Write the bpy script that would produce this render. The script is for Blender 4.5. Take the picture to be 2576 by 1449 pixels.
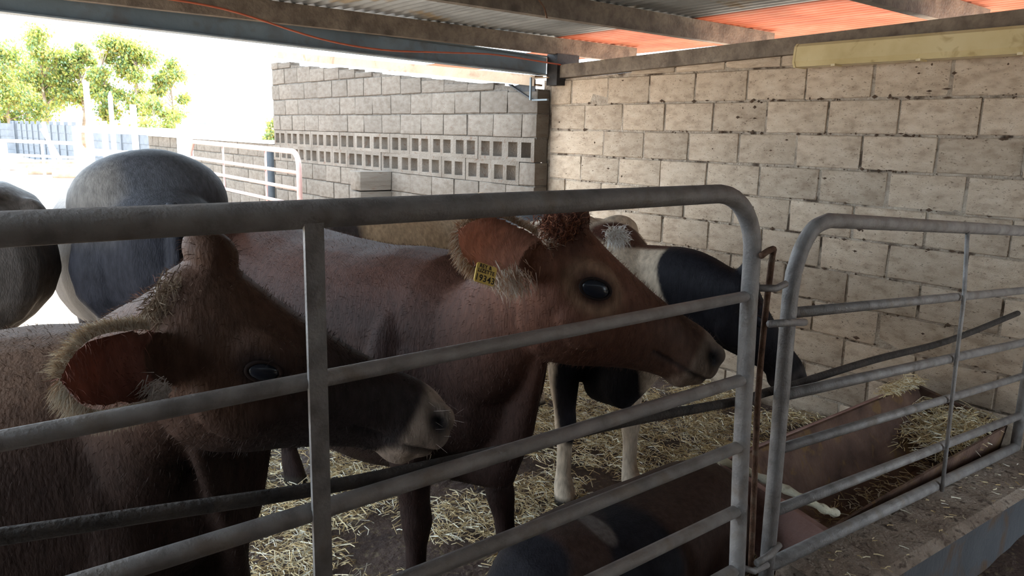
import bpy, bmesh, math, random
import numpy as np
from mathutils import Vector, Matrix, noise

for o in list(bpy.data.objects):
    bpy.data.objects.remove(o)
SC = bpy.context.scene
COL = SC.collection
rnd = random.Random(7)

# ------------------------------------------------------------------ camera
W, H = 2576, 1449
CX, CY = 1288.0, 724.5
CAMZ = 1.70
_v1 = np.array([-300.0, 297.0]) - (CX, CY)      # where the wall courses run to
_v2 = np.array([3700.0, 394.0]) - (CX, CY)      # where the gate rails run to
F = float(np.sqrt(-(_v1 @ _v2)))
_Y = np.array([*_v1, F]); _Y /= np.linalg.norm(_Y)
_X = np.array([*_v2, F]); _X -= _Y * (_X @ _Y); _X /= np.linalg.norm(_X)
_Z = np.cross(_X, _Y)
RW = np.stack([_X, _Y, _Z])                     # camera (x right, y down, z forward) -> world
CAM = np.array([0, 0, CAMZ])
cd = bpy.data.cameras.new('camera')
cam = bpy.data.objects.new('camera', cd)
COL.objects.link(cam)
cd.sensor_fit = 'HORIZONTAL'
cd.sensor_width = 36.0
cd.lens = F / W * 36.0
cd.clip_start = 0.02
cd.clip_end = 400
cam.matrix_world = Matrix(((RW[0, 0], -RW[0, 1], -RW[0, 2], 0),
                           (RW[1, 0], -RW[1, 1], -RW[1, 2], 0),
                           (RW[2, 0], -RW[2, 1], -RW[2, 2], CAMZ),
                           (0, 0, 0, 1)))
SC.camera = cam


def ray(px, py):
    return RW @ np.array([px - CX, py - CY, F])


def onX(px, py, x):
    d = ray(px, py); return CAM + d * (x / d[0])


def onY(px, py, y):
    d = ray(px, py); return CAM + d * (y / d[1])


def onZ(px, py, z):
    d = ray(px, py); return CAM + d * ((z - CAMZ) / d[2])


def at(px, py, dist):
    return CAM + ray(px, py) / F * dist


# ------------------------------------------------------------------ sky, sun, exposure
w = bpy.data.worlds.new('sky')
SC.world = w
w.use_nodes = True
bg = w.node_tree.nodes['Background']
bg.inputs[0].default_value = (0.72, 0.86, 1.0, 1)
bg.inputs[1].default_value = 3.2
sun_d = bpy.data.lights.new('sun', 'SUN')
sun_d.energy = 9.0
sun_d.angle = 0.01
sun_d.color = (1.0, 0.93, 0.82)
sun = bpy.data.objects.new('sun', sun_d)
COL.objects.link(sun)
sun.rotation_euler = Vector((-0.62, -0.42, -0.85)).to_track_quat('-Z', 'Y').to_euler()
SC.view_settings.view_transform = 'Standard'
SC.view_settings.look = 'None'
SC.view_settings.gamma = 1.0
SC.view_settings.use_curve_mapping = False
SC.view_settings.exposure = 1.3


# ------------------------------------------------------------------ helpers
def link(o):
    COL.objects.link(o)
    return o


def tag(o, label=None, cat=None, group=None, kind=None):
    if label: o['label'] = label
    if cat: o['category'] = cat
    if group: o['group'] = group
    if kind: o['kind'] = kind
    return o


def empty(name, loc=(0, 0, 0), label=None, cat=None, group=None):
    o = bpy.data.objects.new(name, None)
    o.empty_display_size = 0.1
    o.location = loc
    link(o)
    return tag(o, label, cat, group)


def mesh_obj(name, verts, faces, mat, parent=None, smooth=False, mw=None):
    me = bpy.data.meshes.new(name)
    me.from_pydata([tuple(v) for v in verts], [], [tuple(f) for f in faces])
    me.update()
    if smooth:
        me.polygons.foreach_set('use_smooth', [True] * len(me.polygons))
    if mat: me.materials.append(mat)
    o = bpy.data.objects.new(name, me)
    link(o)
    if parent is not None:
        o.parent = parent
    return o


class MB:
    """collects shapes in world coordinates; build() links one mesh"""

    def __init__(s):
        s.v = []; s.f = []

    def add(s, vs, fs):
        n = len(s.v)
        s.v += [tuple(v) for v in vs]
        s.f += [tuple(i + n for i in f) for f in fs]
        return s

    def box(s, a, b):
        (x0, y0, z0), (x1, y1, z1) = a, b
        return s.add([(x0, y0, z0), (x1, y0, z0), (x1, y1, z0), (x0, y1, z0), (x0, y0, z1), (x1, y0, z1), (x1, y1, z1), (x0, y1, z1)],
                     [(0, 3, 2, 1), (4, 5, 6, 7), (0, 1, 5, 4), (1, 2, 6, 5), (2, 3, 7, 6), (3, 0, 4, 7)])

    def beam(s, p, q, prof, up=(0, 0, 1)):
        """closed profile [(a,b)] extruded from p to q; a sideways, b up"""
        p = Vector(p); q = Vector(q)
        t = (q - p).normalized(); u = Vector(up)
        r = t.cross(u).normalized(); u = r.cross(t).normalized()
        n = len(prof)
        vs = [p + r * a + u * b for a, b in prof] + [q + r * a + u * b for a, b in prof]
        fs = [(i, (i + 1) % n, n + (i + 1) % n, n + i) for i in range(n)]
        fs += [tuple(range(n))[::-1], tuple(range(n, 2 * n))]
        return s.add(vs, fs)

    def tube(s, pts, rad, n=10, cap=True):
        P = [Vector(p) for p in pts]
        R = rad if isinstance(rad, (list, tuple)) else [rad] * len(P)
        t0 = (P[1] - P[0]).normalized()
        u = Vector((0, 0, 1)) if abs(t0.z) < 0.9 else Vector((1, 0, 0))
        vs = []
        for i, p in enumerate(P):
            t = (P[min(i + 1, len(P) - 1)] - P[max(i - 1, 0)]).normalized()
            r = t.cross(u).normalized(); u = r.cross(t).normalized()
            for k in range(n):
                a = 2 * math.pi * k / n
                vs.append(p + (r * math.cos(a) + u * math.sin(a)) * R[i])
        fs = []
        for i in range(len(P) - 1):
            for k in range(n):
                fs.append((i * n + k, i * n + (k + 1) % n, (i + 1) * n + (k + 1) % n, (i + 1) * n + k))
        if cap:
            fs.append(tuple(range(n))[::-1]); fs.append(tuple(range((len(P) - 1) * n, len(P) * n)))
        return s.add(vs, fs)

    def build(s, name, mat, parent=None, smooth=False, origin=None):
        o = Vector(origin) if origin is not None else (parent.matrix_world.translation.copy() if parent is not None else Vector((0, 0, 0)))
        if parent is not None:
            o = Vector(parent.location)
        vs = [Vector(v) - o for v in s.v]
        ob = mesh_obj(name, vs, s.f, mat, parent, smooth)
        if parent is None:
            ob.location = o
        return ob


def smooth_path(pts, n=6):
    """Catmull-Rom through pts"""
    P = [Vector(p) for p in pts]
    P = [P[0] * 2 - P[1]] + P + [P[-1] * 2 - P[-2]]
    out = []
    for i in range(1, len(P) - 2):
        for k in range(n):
            t = k / n
            a, b, c, d = P[i - 1], P[i], P[i + 1], P[i + 2]
            out.append(0.5 * ((2 * b) + (c - a) * t + (2 * a - 5 * b + 4 * c - d) * t * t + (3 * b - a - 3 * c + d) * t ** 3))
    out.append(P[-2])
    return out


# ------------------------------------------------------------------ materials
def nt(m):
    m.use_nodes = True
    return m.node_tree


def material(name, cols, rough=0.8, scale=6.0, detail=6.0, metal=0.0, bump=0.0, bscale=None, stops=None, spec=0.3, attr=None, coord='Object', distort=0.0, second=None):
    """noise between colours (cols list of linear rgb), bump from finer noise. attr: multiply by a colour attribute"""
    m = bpy.data.materials.new(name)
    t = nt(m)
    N, L = t.nodes, t.links
    b = N['Principled BSDF']
    b.inputs['Roughness'].default_value = rough
    b.inputs['Metallic'].default_value = metal
    b.inputs['Specular IOR Level'].default_value = spec
    tc = N.new('ShaderNodeTexCoord')
    nz = N.new('ShaderNodeTexNoise')
    nz.inputs['Scale'].default_value = scale
    nz.inputs['Detail'].default_value = detail
    nz.inputs['Distortion'].default_value = distort
    L.new(tc.outputs[coord], nz.inputs['Vector'])
    cr = N.new('ShaderNodeValToRGB')
    e = cr.color_ramp.elements
    n = len(cols)
    while len(e) < n: e.new(0.5)
    for i, c in enumerate(cols):
        e[i].position = stops[i] if stops else 0.3 + 0.4 * i / max(1, n - 1)
        e[i].color = (*c, 1)
    L.new(nz.outputs['Fac'], cr.inputs['Fac'])
    out = cr.outputs['Color']
    if second:                                    # (rgb, scale, lo, hi, amount): stains with a shape of their own
        n2 = N.new('ShaderNodeTexNoise'); n2.inputs['Scale'].default_value = second[1]; n2.inputs['Detail'].default_value = 8; n2.inputs['Distortion'].default_value = 0.6
        L.new(tc.outputs[coord], n2.inputs['Vector'])
        mr = N.new('ShaderNodeMapRange'); mr.inputs[1].default_value = second[2]; mr.inputs[2].default_value = second[3]; mr.inputs[4].default_value = second[4]
        L.new(n2.outputs['Fac'], mr.inputs[0])
        mx = N.new('ShaderNodeMix'); mx.data_type = 'RGBA'
        L.new(mr.outputs[0], mx.inputs[0]); L.new(out, mx.inputs[6]); mx.inputs[7].default_value = (*second[0], 1)
        out = mx.outputs[2]
    if attr:
        at_ = N.new('ShaderNodeAttribute'); at_.attribute_name = attr
        mx = N.new('ShaderNodeMix'); mx.data_type = 'RGBA'; mx.blend_type = 'MULTIPLY'; mx.inputs[0].default_value = 1
        L.new(out, mx.inputs[6]); L.new(at_.outputs['Color'], mx.inputs[7])
        out = mx.outputs[2]
    L.new(out, b.inputs['Base Color'])
    if bump:
        n3 = N.new('ShaderNodeTexNoise'); n3.inputs['Scale'].default_value = bscale or scale * 6; n3.inputs['Detail'].default_value = 8
        L.new(tc.outputs[coord], n3.inputs['Vector'])
        bp = N.new('ShaderNodeBump'); bp.inputs['Strength'].default_value = bump; bp.inputs['Distance'].default_value = 0.02
        L.new(n3.outputs['Fac'], bp.inputs['Height']); L.new(bp.outputs[0], b.inputs['Normal'])
    return m


def random_tint(m, lo=0.85, hi=1.12):
    """each block a slightly different tone"""
    t = m.node_tree; N, L = t.nodes, t.links
    b = N['Principled BSDF']
    src = b.inputs['Base Color'].links[0].from_socket
    oi = N.new('ShaderNodeObjectInfo')
    mr = N.new('ShaderNodeMapRange'); mr.inputs[3].default_value = lo; mr.inputs[4].default_value = hi
    L.new(oi.outputs['Random'], mr.inputs[0])
    mx = N.new('ShaderNodeMix'); mx.data_type = 'RGBA'; mx.blend_type = 'MULTIPLY'; mx.inputs[0].default_value = 1
    L.new(src, mx.inputs[6]); L.new(mr.outputs[0], mx.inputs[7])
    L.new(mx.outputs[2], b.inputs['Base Color'])
    # offset the noise per object
    for n in N:
        if n.type == 'TEX_COORD':
            va = N.new('ShaderNodeVectorMath'); va.operation = 'ADD'
            sc_ = N.new('ShaderNodeVectorMath'); sc_.operation = 'SCALE'
            L.new(oi.outputs['Location'], sc_.inputs[0]); sc_.inputs[3].default_value = 3.7
            outs = [l for l in list(L) if l.from_node == n]
            L.new(sc_.outputs[0], va.inputs[1])
            first = True
            for l in outs:
                to = l.to_socket; fr = l.from_socket
                if first:
                    L.new(fr, va.inputs[0]); first = False
                L.new(va.outputs[0], to)
    return m


M = {}
M['block'] = random_tint(material('concrete_block', [(0.40, 0.30, 0.215), (0.53, 0.415, 0.305), (0.60, 0.485, 0.37)], 0.9, 5, 8, bump=0.55, bscale=70, second=((0.10, 0.06, 0.035), 26, 0.60, 0.70, 0.75)), 0.86, 1.1)
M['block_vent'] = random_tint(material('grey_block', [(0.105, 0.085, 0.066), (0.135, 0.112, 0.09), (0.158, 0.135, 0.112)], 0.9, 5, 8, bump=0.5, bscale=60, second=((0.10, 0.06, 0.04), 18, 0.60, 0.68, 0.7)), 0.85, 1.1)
M['mortar'] = material('mortar', [(0.26, 0.20, 0.15), (0.38, 0.31, 0.24), (0.44, 0.37, 0.29)], 0.95, 14, 8, bump=0.9, bscale=60, second=((0.05, 0.03, 0.018), 5, 0.56, 0.64, 0.9))
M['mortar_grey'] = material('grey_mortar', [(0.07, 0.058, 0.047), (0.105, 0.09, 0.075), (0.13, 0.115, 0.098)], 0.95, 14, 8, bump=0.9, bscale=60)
M['mud'] = material('muddy_floor', [(0.030, 0.017, 0.014), (0.062, 0.037, 0.029), (0.10, 0.065, 0.05)], 0.75, 5, 10, bump=0.8, bscale=30, second=((0.16, 0.12, 0.07), 40, 0.56, 0.66, 0.8))
M['straw'] = material('straw', [(0.75, 0.7, 0.6), (1, 1, 1)], 0.8, 30, 2, attr='tint')
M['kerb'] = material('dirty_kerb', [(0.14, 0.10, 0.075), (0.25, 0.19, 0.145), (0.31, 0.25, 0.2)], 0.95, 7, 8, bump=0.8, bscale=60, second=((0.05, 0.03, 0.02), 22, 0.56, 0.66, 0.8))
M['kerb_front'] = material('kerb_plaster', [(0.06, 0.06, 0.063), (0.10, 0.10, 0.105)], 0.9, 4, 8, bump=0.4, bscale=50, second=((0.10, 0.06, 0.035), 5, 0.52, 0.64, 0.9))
M['gate'] = material('galvanised_dull', [(0.18, 0.165, 0.155), (0.27, 0.25, 0.24), (0.34, 0.32, 0.305)], 0.55, 18, 6, metal=0.2, bump=0.25, bscale=140, spec=0.5, second=((0.17, 0.12, 0.075), 9, 0.56, 0.70, 0.45))
M['rust'] = material('rusty_steel', [(0.07, 0.035, 0.022), (0.15, 0.08, 0.05), (0.20, 0.14, 0.10)], 0.75, 25, 8, metal=0.2, bump=0.4, bscale=120)
M['black_pipe'] = material('black_pipe', [(0.03, 0.026, 0.024), (0.07, 0.058, 0.05)], 0.75, 20, 6, bump=0.6, bscale=90)
M['girder'] = material('glare_blue_girder', [(0.13, 0.165, 0.19), (0.19, 0.235, 0.265)], 0.6, 3, 8, bump=0.15, second=((0.10, 0.07, 0.05), 9, 0.5, 0.85, 0.7))  # bluish cast of lens glare put into the base colour
M['purlin'] = material('dirty_purlin', [(0.09, 0.07, 0.055), (0.17, 0.135, 0.105), (0.22, 0.18, 0.14)], 0.75, 8, 8, bump=0.35, bscale=60, second=((0.06, 0.045, 0.034), 30, 0.45, 0.85, 0.6))
M['ventbeam'] = material('tan_channel', [(0.24, 0.165, 0.105), (0.33, 0.24, 0.16)], 0.7, 4, 6, bump=0.2, second=((0.16, 0.09, 0.05), 6, 0.56, 0.66, 0.7))
M['sheet'] = material('zinc_sheet', [(0.17, 0.175, 0.18), (0.25, 0.26, 0.265), (0.31, 0.315, 0.32)], 0.55, 3, 8, metal=0.3, bump=0.1, second=((0.20, 0.14, 0.07), 2.2, 0.58, 0.68, 0.8))
M['cable'] = material('orange_cable', [(0.30, 0.07, 0.035), (0.38, 0.10, 0.05)], 0.6, 20)
M['lamp'] = material('yellowed_plastic', [(0.44, 0.34, 0.16), (0.56, 0.45, 0.24), (0.60, 0.50, 0.29)], 0.3, 4, 6, spec=0.5, second=((0.30, 0.20, 0.08), 12, 0.58, 0.7, 0.7))
M['trough'] = material('trough_inside', [(0.07, 0.04, 0.03), (0.13, 0.075, 0.055), (0.19, 0.115, 0.08)], 0.8, 6, 8, bump=0.6, bscale=40, second=((0.19, 0.11, 0.045), 9, 0.56, 0.66, 0.8))
M['trough_out'] = material('trough_red', [(0.20, 0.11, 0.09), (0.30, 0.17, 0.14), (0.34, 0.22, 0.19)], 0.6, 7, 8, bump=0.3, bscale=60)
M['lip'] = material('pale_lip', [(0.42, 0.37, 0.24), (0.55, 0.50, 0.36), (0.60, 0.57, 0.46)], 0.7, 14, 8, bump=0.4, bscale=80, second=((0.16, 0.10, 0.05), 20, 0.58, 0.68, 0.8))
M['ground'] = material('yard_sand', [(0.42, 0.32, 0.24), (0.53, 0.43, 0.335), (0.60, 0.51, 0.41)], 0.95, 1.2, 10, bump=0.5, bscale=8)
M['slab'] = material('precast_slab', [(0.105, 0.115, 0.13), (0.15, 0.165, 0.185)], 0.9, 3, 6, bump=0.3)
M['white'] = material('white_paint', [(0.72, 0.72, 0.70), (0.82, 0.82, 0.80)], 0.6, 3)
M['pink'] = material('red_oxide', [(0.40, 0.24, 0.21), (0.52, 0.33, 0.30)], 0.5, 6)
M['darkpost'] = material('dark_post', [(0.03, 0.035, 0.04), (0.06, 0.065, 0.07)], 0.6, 8)
M['bark'] = material('gum_bark', [(0.24, 0.17, 0.12), (0.42, 0.34, 0.27)], 0.9, 4, 6, bump=0.4)
M['teal'] = material('teal_board', [(0.20, 0.42, 0.40), (0.26, 0.5, 0.47)], 0.6, 2)
M['black_iron'] = material('black_iron', [(0.012, 0.011, 0.012), (0.03, 0.027, 0.026)], 0.6, 20, bump=0.2)
M['eye'] = material('cow_eye', [(0.005, 0.006, 0.010), (0.012, 0.014, 0.02)], 0.22, 10, spec=0.35)
M['tag'] = material('yellow_tag', [(0.62, 0.40, 0.06), (0.70, 0.48, 0.10)], 0.5, 20, second=((0.25, 0.15, 0.04), 30, 0.6, 0.7, 0.6))
M['ink'] = material('tag_ink', [(0.02, 0.015, 0.01), (0.03, 0.02, 0.015)], 0.7, 20)
M['lid'] = material('eyelid_skin', [(0.016, 0.010, 0.009), (0.028, 0.017, 0.014)], 0.7, 30, spec=0.15)
M['hoof'] = material('hoof', [(0.03, 0.025, 0.02), (0.06, 0.05, 0.04)], 0.6, 20)

# leaves: some light passes through
ml = material('gum_leaf', [(0.7, 0.8, 0.6), (1, 1, 1)], 0.6, 2, attr='tint')
_t = ml.node_tree; _b = _t.nodes['Principled BSDF']; _o = [n for n in _t.nodes if n.type == 'OUTPUT_MATERIAL'][0]
_tr = _t.nodes.new('ShaderNodeBsdfTranslucent'); _mx = _t.nodes.new('ShaderNodeMixShader'); _mx.inputs[0].default_value = 0.45
_t.links.new(_b.inputs['Base Color'].links[0].from_socket, _tr.inputs[0])
_t.links.new(_b.outputs[0], _mx.inputs[1]); _t.links.new(_tr.outputs[0], _mx.inputs[2]); _t.links.new(_mx.outputs[0], _o.inputs[0])
M['leaf'] = ml
# orange translucent roof sheet
mo = material('orange_fibreglass', [(0.22, 0.05, 0.022), (0.30, 0.075, 0.035), (0.36, 0.12, 0.07)], 0.6, 3, 6, second=((0.22, 0.08, 0.04), 5, 0.58, 0.68, 0.6))
_t = mo.node_tree; _b = _t.nodes['Principled BSDF']; _o = [n for n in _t.nodes if n.type == 'OUTPUT_MATERIAL'][0]
_tr = _t.nodes.new('ShaderNodeBsdfTranslucent'); _mx = _t.nodes.new('ShaderNodeMixShader'); _mx.inputs[0].default_value = 0.10
_t.links.new(_b.inputs['Base Color'].links[0].from_socket, _tr.inputs[0])
_t.links.new(_b.outputs[0], _mx.inputs[1]); _t.links.new(_tr.outputs[0], _mx.inputs[2]); _t.links.new(_mx.outputs[0], _o.inputs[0])
M['orange'] = mo


def coat_material(name):
    """hide: colour from the 'coat' attribute with short-hair variation; thin ears let light through"""
    m = bpy.data.materials.new(name)
    t = nt(m); N, L = t.nodes, t.links
    b = N['Principled BSDF']; out = [n for n in N if n.type == 'OUTPUT_MATERIAL'][0]
    b.inputs['Roughness'].default_value = 0.6
    b.inputs['Specular IOR Level'].default_value = 0.10
    b.inputs['Sheen Weight'].default_value = 0.0
    b.inputs['Sheen Roughness'].default_value = 0.4
    a = N.new('ShaderNodeAttribute'); a.attribute_name = 'coat'
    tc = N.new('ShaderNodeTexCoord')
    mp = N.new('ShaderNodeMapping'); mp.inputs['Scale'].default_value = (1, 1, 0.35)
    L.new(tc.outputs['Object'], mp.inputs[0])
    nz = N.new('ShaderNodeTexNoise'); nz.inputs['Scale'].default_value = 55; nz.inputs['Detail'].default_value = 7
    L.new(mp.outputs[0], nz.inputs['Vector'])
    mr = N.new('ShaderNodeMapRange'); mr.inputs[1].default_value = 0.3; mr.inputs[2].default_value = 0.7; mr.inputs[3].default_value = 0.72; mr.inputs[4].default_value = 1.25
    L.new(nz.outputs['Fac'], mr.inputs[0])
    mx = N.new('ShaderNodeMix'); mx.data_type = 'RGBA'; mx.blend_type = 'MULTIPLY'; mx.inputs[0].default_value = 1
    L.new(a.outputs['Color'], mx.inputs[6]); L.new(mr.outputs[0], mx.inputs[7])
    L.new(mx.outputs[2], b.inputs['Base Color'])
    n3 = N.new('ShaderNodeTexNoise'); n3.inputs['Scale'].default_value = 160; n3.inputs['Detail'].default_value = 4
    L.new(mp.outputs[0], n3.inputs['Vector'])
    bp = N.new('ShaderNodeBump'); bp.inputs['Strength'].default_value = 0.35; bp.inputs['Distance'].default_value = 0.01
    L.new(n3.outputs['Fac'], bp.inputs['Height']); L.new(bp.outputs[0], b.inputs['Normal'])
    tr = N.new('ShaderNodeBsdfTranslucent')
    L.new(mx.outputs[2], tr.inputs[0])
    ms = N.new('ShaderNodeMixShader')
    ml_ = N.new('ShaderNodeMath'); ml_.operation = 'MULTIPLY'; ml_.inputs[1].default_value = 0.65
    L.new(a.outputs['Alpha'], ml_.inputs[0]); L.new(ml_.outputs[0], ms.inputs[0])
    L.new(b.outputs[0], ms.inputs[1]); L.new(tr.outputs[0], ms.inputs[2]); L.new(ms.outputs[0], out.inputs[0])
    return m


M['coat'] = coat_material('cow_hide')
M['hair'] = material('cow_hair', [(0.85, 0.85, 0.85), (1, 1, 1)], 0.6, 20, attr='tint', spec=0.1)

# ------------------------------------------------------------------ the setting: ground, floor, walls
GATE_Y = 1.20
WALL_X = 4.35
VENT_X = 4.20
END_Y = 4.88


def fbm(x, y, s, seed=0.0):
    return noise.fractal(Vector((x * s, y * s, seed)), 1.0, 2.0, 4)


def grid_obj(name, x0, x1, y0, y1, nx, ny, zf, mat):
    vs = []; fs = []
    for j in range(ny + 1):
        for i in range(nx + 1):
            x = x0 + (x1 - x0) * i / nx; y = y0 + (y1 - y0) * j / ny
            vs.append((x, y, zf(x, y)))
    for j in range(ny):
        for i in range(nx):
            a = j * (nx + 1) + i
            fs.append((a, a + 1, a + nx + 2, a + nx + 1))
    return mesh_obj(name, vs, fs, mat, smooth=True)


tag(grid_obj('floor', -2.4, 4.36, -2.6, 5.2, 130, 150, lambda x, y: 0.016 * fbm(x, y, 1.6) + 0.008 * fbm(x, y, 6, 3) - 0.012, M['mud']), kind='structure')
tag(grid_obj('ground', -60, 70, 5.0, 110, 60, 60, lambda x, y: -0.05 + 0.04 * fbm(x, y, 0.25), M['ground']), kind='structure')
tag(grid_obj('ground_alley', -60, 70, -60, -2.6, 20, 10, lambda x, y: -0.05, M['ground']), kind='structure')
tag(grid_obj('ground_side', -60, -2.35, -2.6, 5.0, 20, 8, lambda x, y: -0.05, M['ground']), kind='structure')
tag(grid_obj('ground_outside', 4.5, 70, -2.6, 5.0, 20, 8, lambda x, y: -0.05, M['ground']), kind='structure')


# block meshes: bevelled, slightly uneven, unit length along Y, unit height along Z, depth along X
def block_mesh(seed):
    r = random.Random(seed)
    bm = bmesh.new()
    bmesh.ops.create_cube(bm, size=1.0)
    for v in bm.verts:
        v.co = Vector((v.co.x * 0.14, v.co.y, v.co.z))
        v.co += Vector((r.uniform(-.004, .004), r.uniform(-.012, .012), r.uniform(-.022, .022)))
    bmesh.ops.scale(bm, vec=(1, 0.4, 0.2), verts=bm.verts)
    bmesh.ops.bevel(bm, geom=[e for e in bm.edges], offset=0.007, segments=2, profile=0.6, affect='EDGES')
    bmesh.ops.scale(bm, vec=(1, 2.5, 5), verts=bm.verts)
    bmesh.ops.triangulate(bm, faces=[f for f in bm.faces if len(f.verts) > 4])
    me = bpy.data.meshes.new('block')
    bm.to_mesh(me); bm.free()
    me.polygons.foreach_set('use_smooth', [True] * len(me.polygons))
    return me


def block_set(mat, n=6, s0=0):
    out = []
    for i in range(n):
        me = block_mesh(s0 + i)
        me.materials.append(mat)
        me.set_sharp_from_angle(angle=math.radians(35))
        out.append(me)
    return out


BLK = block_set(M['block'])
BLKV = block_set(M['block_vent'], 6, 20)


def put_block(meshes, parent, x, y, z, length, height, r, name='block'):
    o = bpy.data.objects.new(name, r.choice(meshes))
    COL.objects.link(o)
    o.parent = parent
    o.location = Vector((x + r.uniform(-.004, .004), y, z)) - Vector(parent.location)
    o.scale = (1, length, height)
    o.rotation_euler = (r.uniform(-.006, .006), 0, r.uniform(-.004, .004))
    return o


def plate_z(y):                                   # underside of the wall plate on the right wall
    return 2.15 + (4.67 - y) * 0.028


# right wall
wr = tag(MB().box((WALL_X + .006, -2.6, -0.1), (WALL_X + 0.15, END_Y + .1, 2.14)).add(
    [(WALL_X + .006, -2.6, 2.14), (WALL_X + .006, END_Y - .01, 2.14), (WALL_X + .006, 0.9, 2.25), (WALL_X + .15, -2.6, 2.14), (WALL_X + .15, END_Y - .01, 2.14), (WALL_X + .15, 0.9, 2.25)],
    [(0, 1, 2), (3, 5, 4), (1, 4, 5, 2), (0, 2, 5, 3)]).build('wall_right', M['mortar']), kind='structure')
r = random.Random(3)
phase = [0.235, 0.02, 0.235, 0.05, 0.23, 0.03, 0.25, 0.02, 0.145, 0.0, 0.16, 0.07]
P = 0.411
for k in range(-0, 12):
    z0 = -0.06 + 0.2 * k
    # first joint below the end of the wall
    ph = {10: 4.641, 9: 4.477, 8: 4.252, 7: 4.491}.get(k, 4.641 - (0.2 if k % 2 else 0.0) + r.uniform(-.03, .03))
    joints = [END_Y] + [ph - P * i for i in range(0, 10)]
    for a, b in zip(joints[:-1], joints[1:]):
        if b < 0.85: b = max(b, 0.6)
        if a - b < 0.05: continue
        top = min(z0 + 0.2, plate_z((a + b) / 2) + 0.015)
        h = top - z0 - 0.011
        if h < 0.03: continue
        put_block(BLK, wr, WALL_X + 0.07, (a + b) / 2, z0 + h / 2 + 0.005, a - b - 0.012 - r.uniform(0, .006), h, r)

# mud and nest debris caught in the joints of the right wall
dv_ = []; df_ = []
rc = random.Random(21)
for _ in range(420):
    k = rc.choice([10, 9, 9, 10, 8, 7, 6, 5, 4, 3])
    y = rc.uniform(1.2, 3.2) if k >= 9 and rc.random() < .6 else rc.uniform(1.2, 4.8)
    z = -0.06 + 0.2 * k + rc.gauss(0, .007)
    if rc.random() < .25: z += rc.uniform(0, .2)
    if z > plate_z(y) - .01: continue
    rr_ = rc.uniform(.003, .010); n0 = len(dv_)
    ax_ = (rr_ * .6, rr_ * rc.uniform(.7, 2.4), rr_ * rc.uniform(.6, 1.5))
    c = Vector((WALL_X + .002, y, z))
    for d in ((1, 0, 0), (-1, 0, 0), (0, 1, 0), (0, -1, 0), (0, 0, 1), (0, 0, -1)):
        dv_.append(c + Vector((d[0] * ax_[0], d[1] * ax_[1], d[2] * ax_[2])) * rc.uniform(.7, 1.3))
    df_ += [tuple(n0 + i for i in f) for f in ((0, 2, 4), (2, 1, 4), (1, 3, 4), (3, 0, 4), (2, 0, 5), (1, 2, 5), (3, 1, 5), (0, 3, 5))]
M['clod'] = material('dark_mud', [(0.05, 0.03, 0.018), (0.11, 0.07, 0.045)], 0.95, 40)
tag(mesh_obj('wall_debris', dv_, df_, M['clod']), 'dark mud clods caught in the joints of the block wall', 'mud', kind='stuff')

# vent wall (stands 15 cm proud of the right wall, ends in a pier face)
def vtop(y):
    return 2.10 + (y - 5.15) * 0.094 - 0.012


wv = MB()
VL = [1.665 - 0.2 * i for i in range(-6, 10)]
y1v = 10.45
wv.box((VENT_X + .012, END_Y + .012, -0.1), (VENT_X + 0.145, y1v, 1.272))
wv.add([(VENT_X + .012, END_Y + .012, 1.655), (VENT_X + .012, y1v, 1.655), (VENT_X + .012, y1v, vtop(y1v) - .03), (VENT_X + .012, END_Y + .012, 2.06),
        (VENT_X + .145, END_Y + .012, 1.655), (VENT_X + .145, y1v, 1.655), (VENT_X + .145, y1v, vtop(y1v) - .03), (VENT_X + .145, END_Y + .012, 2.06)],
       [(0, 1, 2, 3)[::-1], (4, 5, 6, 7), (0, 4, 5, 1)[::-1], (1, 5, 6, 2)[::-1], (2, 6, 7, 3)[::-1], (3, 7, 4, 0)[::-1]])
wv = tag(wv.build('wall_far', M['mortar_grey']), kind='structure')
PV = 0.395
for i, zt in enumerate(VL):
    zb = zt - 0.2
    if abs(zt - 1.665) < .01 or abs(zt - 1.465) < .01: continue
    if zb < -0.14: continue
    off = 0.2 if i % 2 else 0.0
    y = END_Y - off
    while y < y1v - 0.02:
        a = max(y, END_Y); b = min(y + PV, y1v)
        y += PV
        if b - a < 0.06: continue
        t = min(zt, vtop((a + b) / 2) - r.uniform(0, .03))
        h = t - zb - 0.012
        if h < 0.04: continue
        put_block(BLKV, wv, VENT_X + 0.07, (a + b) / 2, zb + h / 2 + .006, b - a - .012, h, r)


def vent_mesh(two=True):
    m = MB()
    L2, Hh = 0.1955, 0.1
    d0, d1 = -0.07, 0.07
    xs = [(-L2, -0.152), (-0.026, 0.026), (0.152, L2)]
    m.box((d0, -L2, 0.062), (d1, L2, Hh)); m.box((d0, -L2, -Hh), (d1, L2, -0.066))
    for a, b in xs: m.box((d0, a, -0.066), (d1, b, 0.062))
    me = bpy.data.meshes.new('vent_block')
    me.from_pydata(m.v, [], m.f); me.update()
    me.materials.append(M['block_vent'])
    return me


VM = vent_mesh()
for zt, off in ((1.665, 0.0), (1.465, 0.2)):
    y = END_Y - off + 0.02
    while y < y1v - 0.1:
        if y + 0.01 >= END_Y:
            o = bpy.data.objects.new('vent_block', VM); COL.objects.link(o); o.parent = wv
            o.location = (VENT_X + 0.07 + r.uniform(-.004, .004), y + PV / 2, zt - 0.1)
            o.scale = (1, 1, 1)
        elif y + PV - END_Y > 0.1:
            put_block(BLKV, wv, VENT_X + 0.07, (END_Y + y + PV) / 2, zt - 0.1, y + PV - END_Y - .012, 0.188, r)
        y += PV

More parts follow.
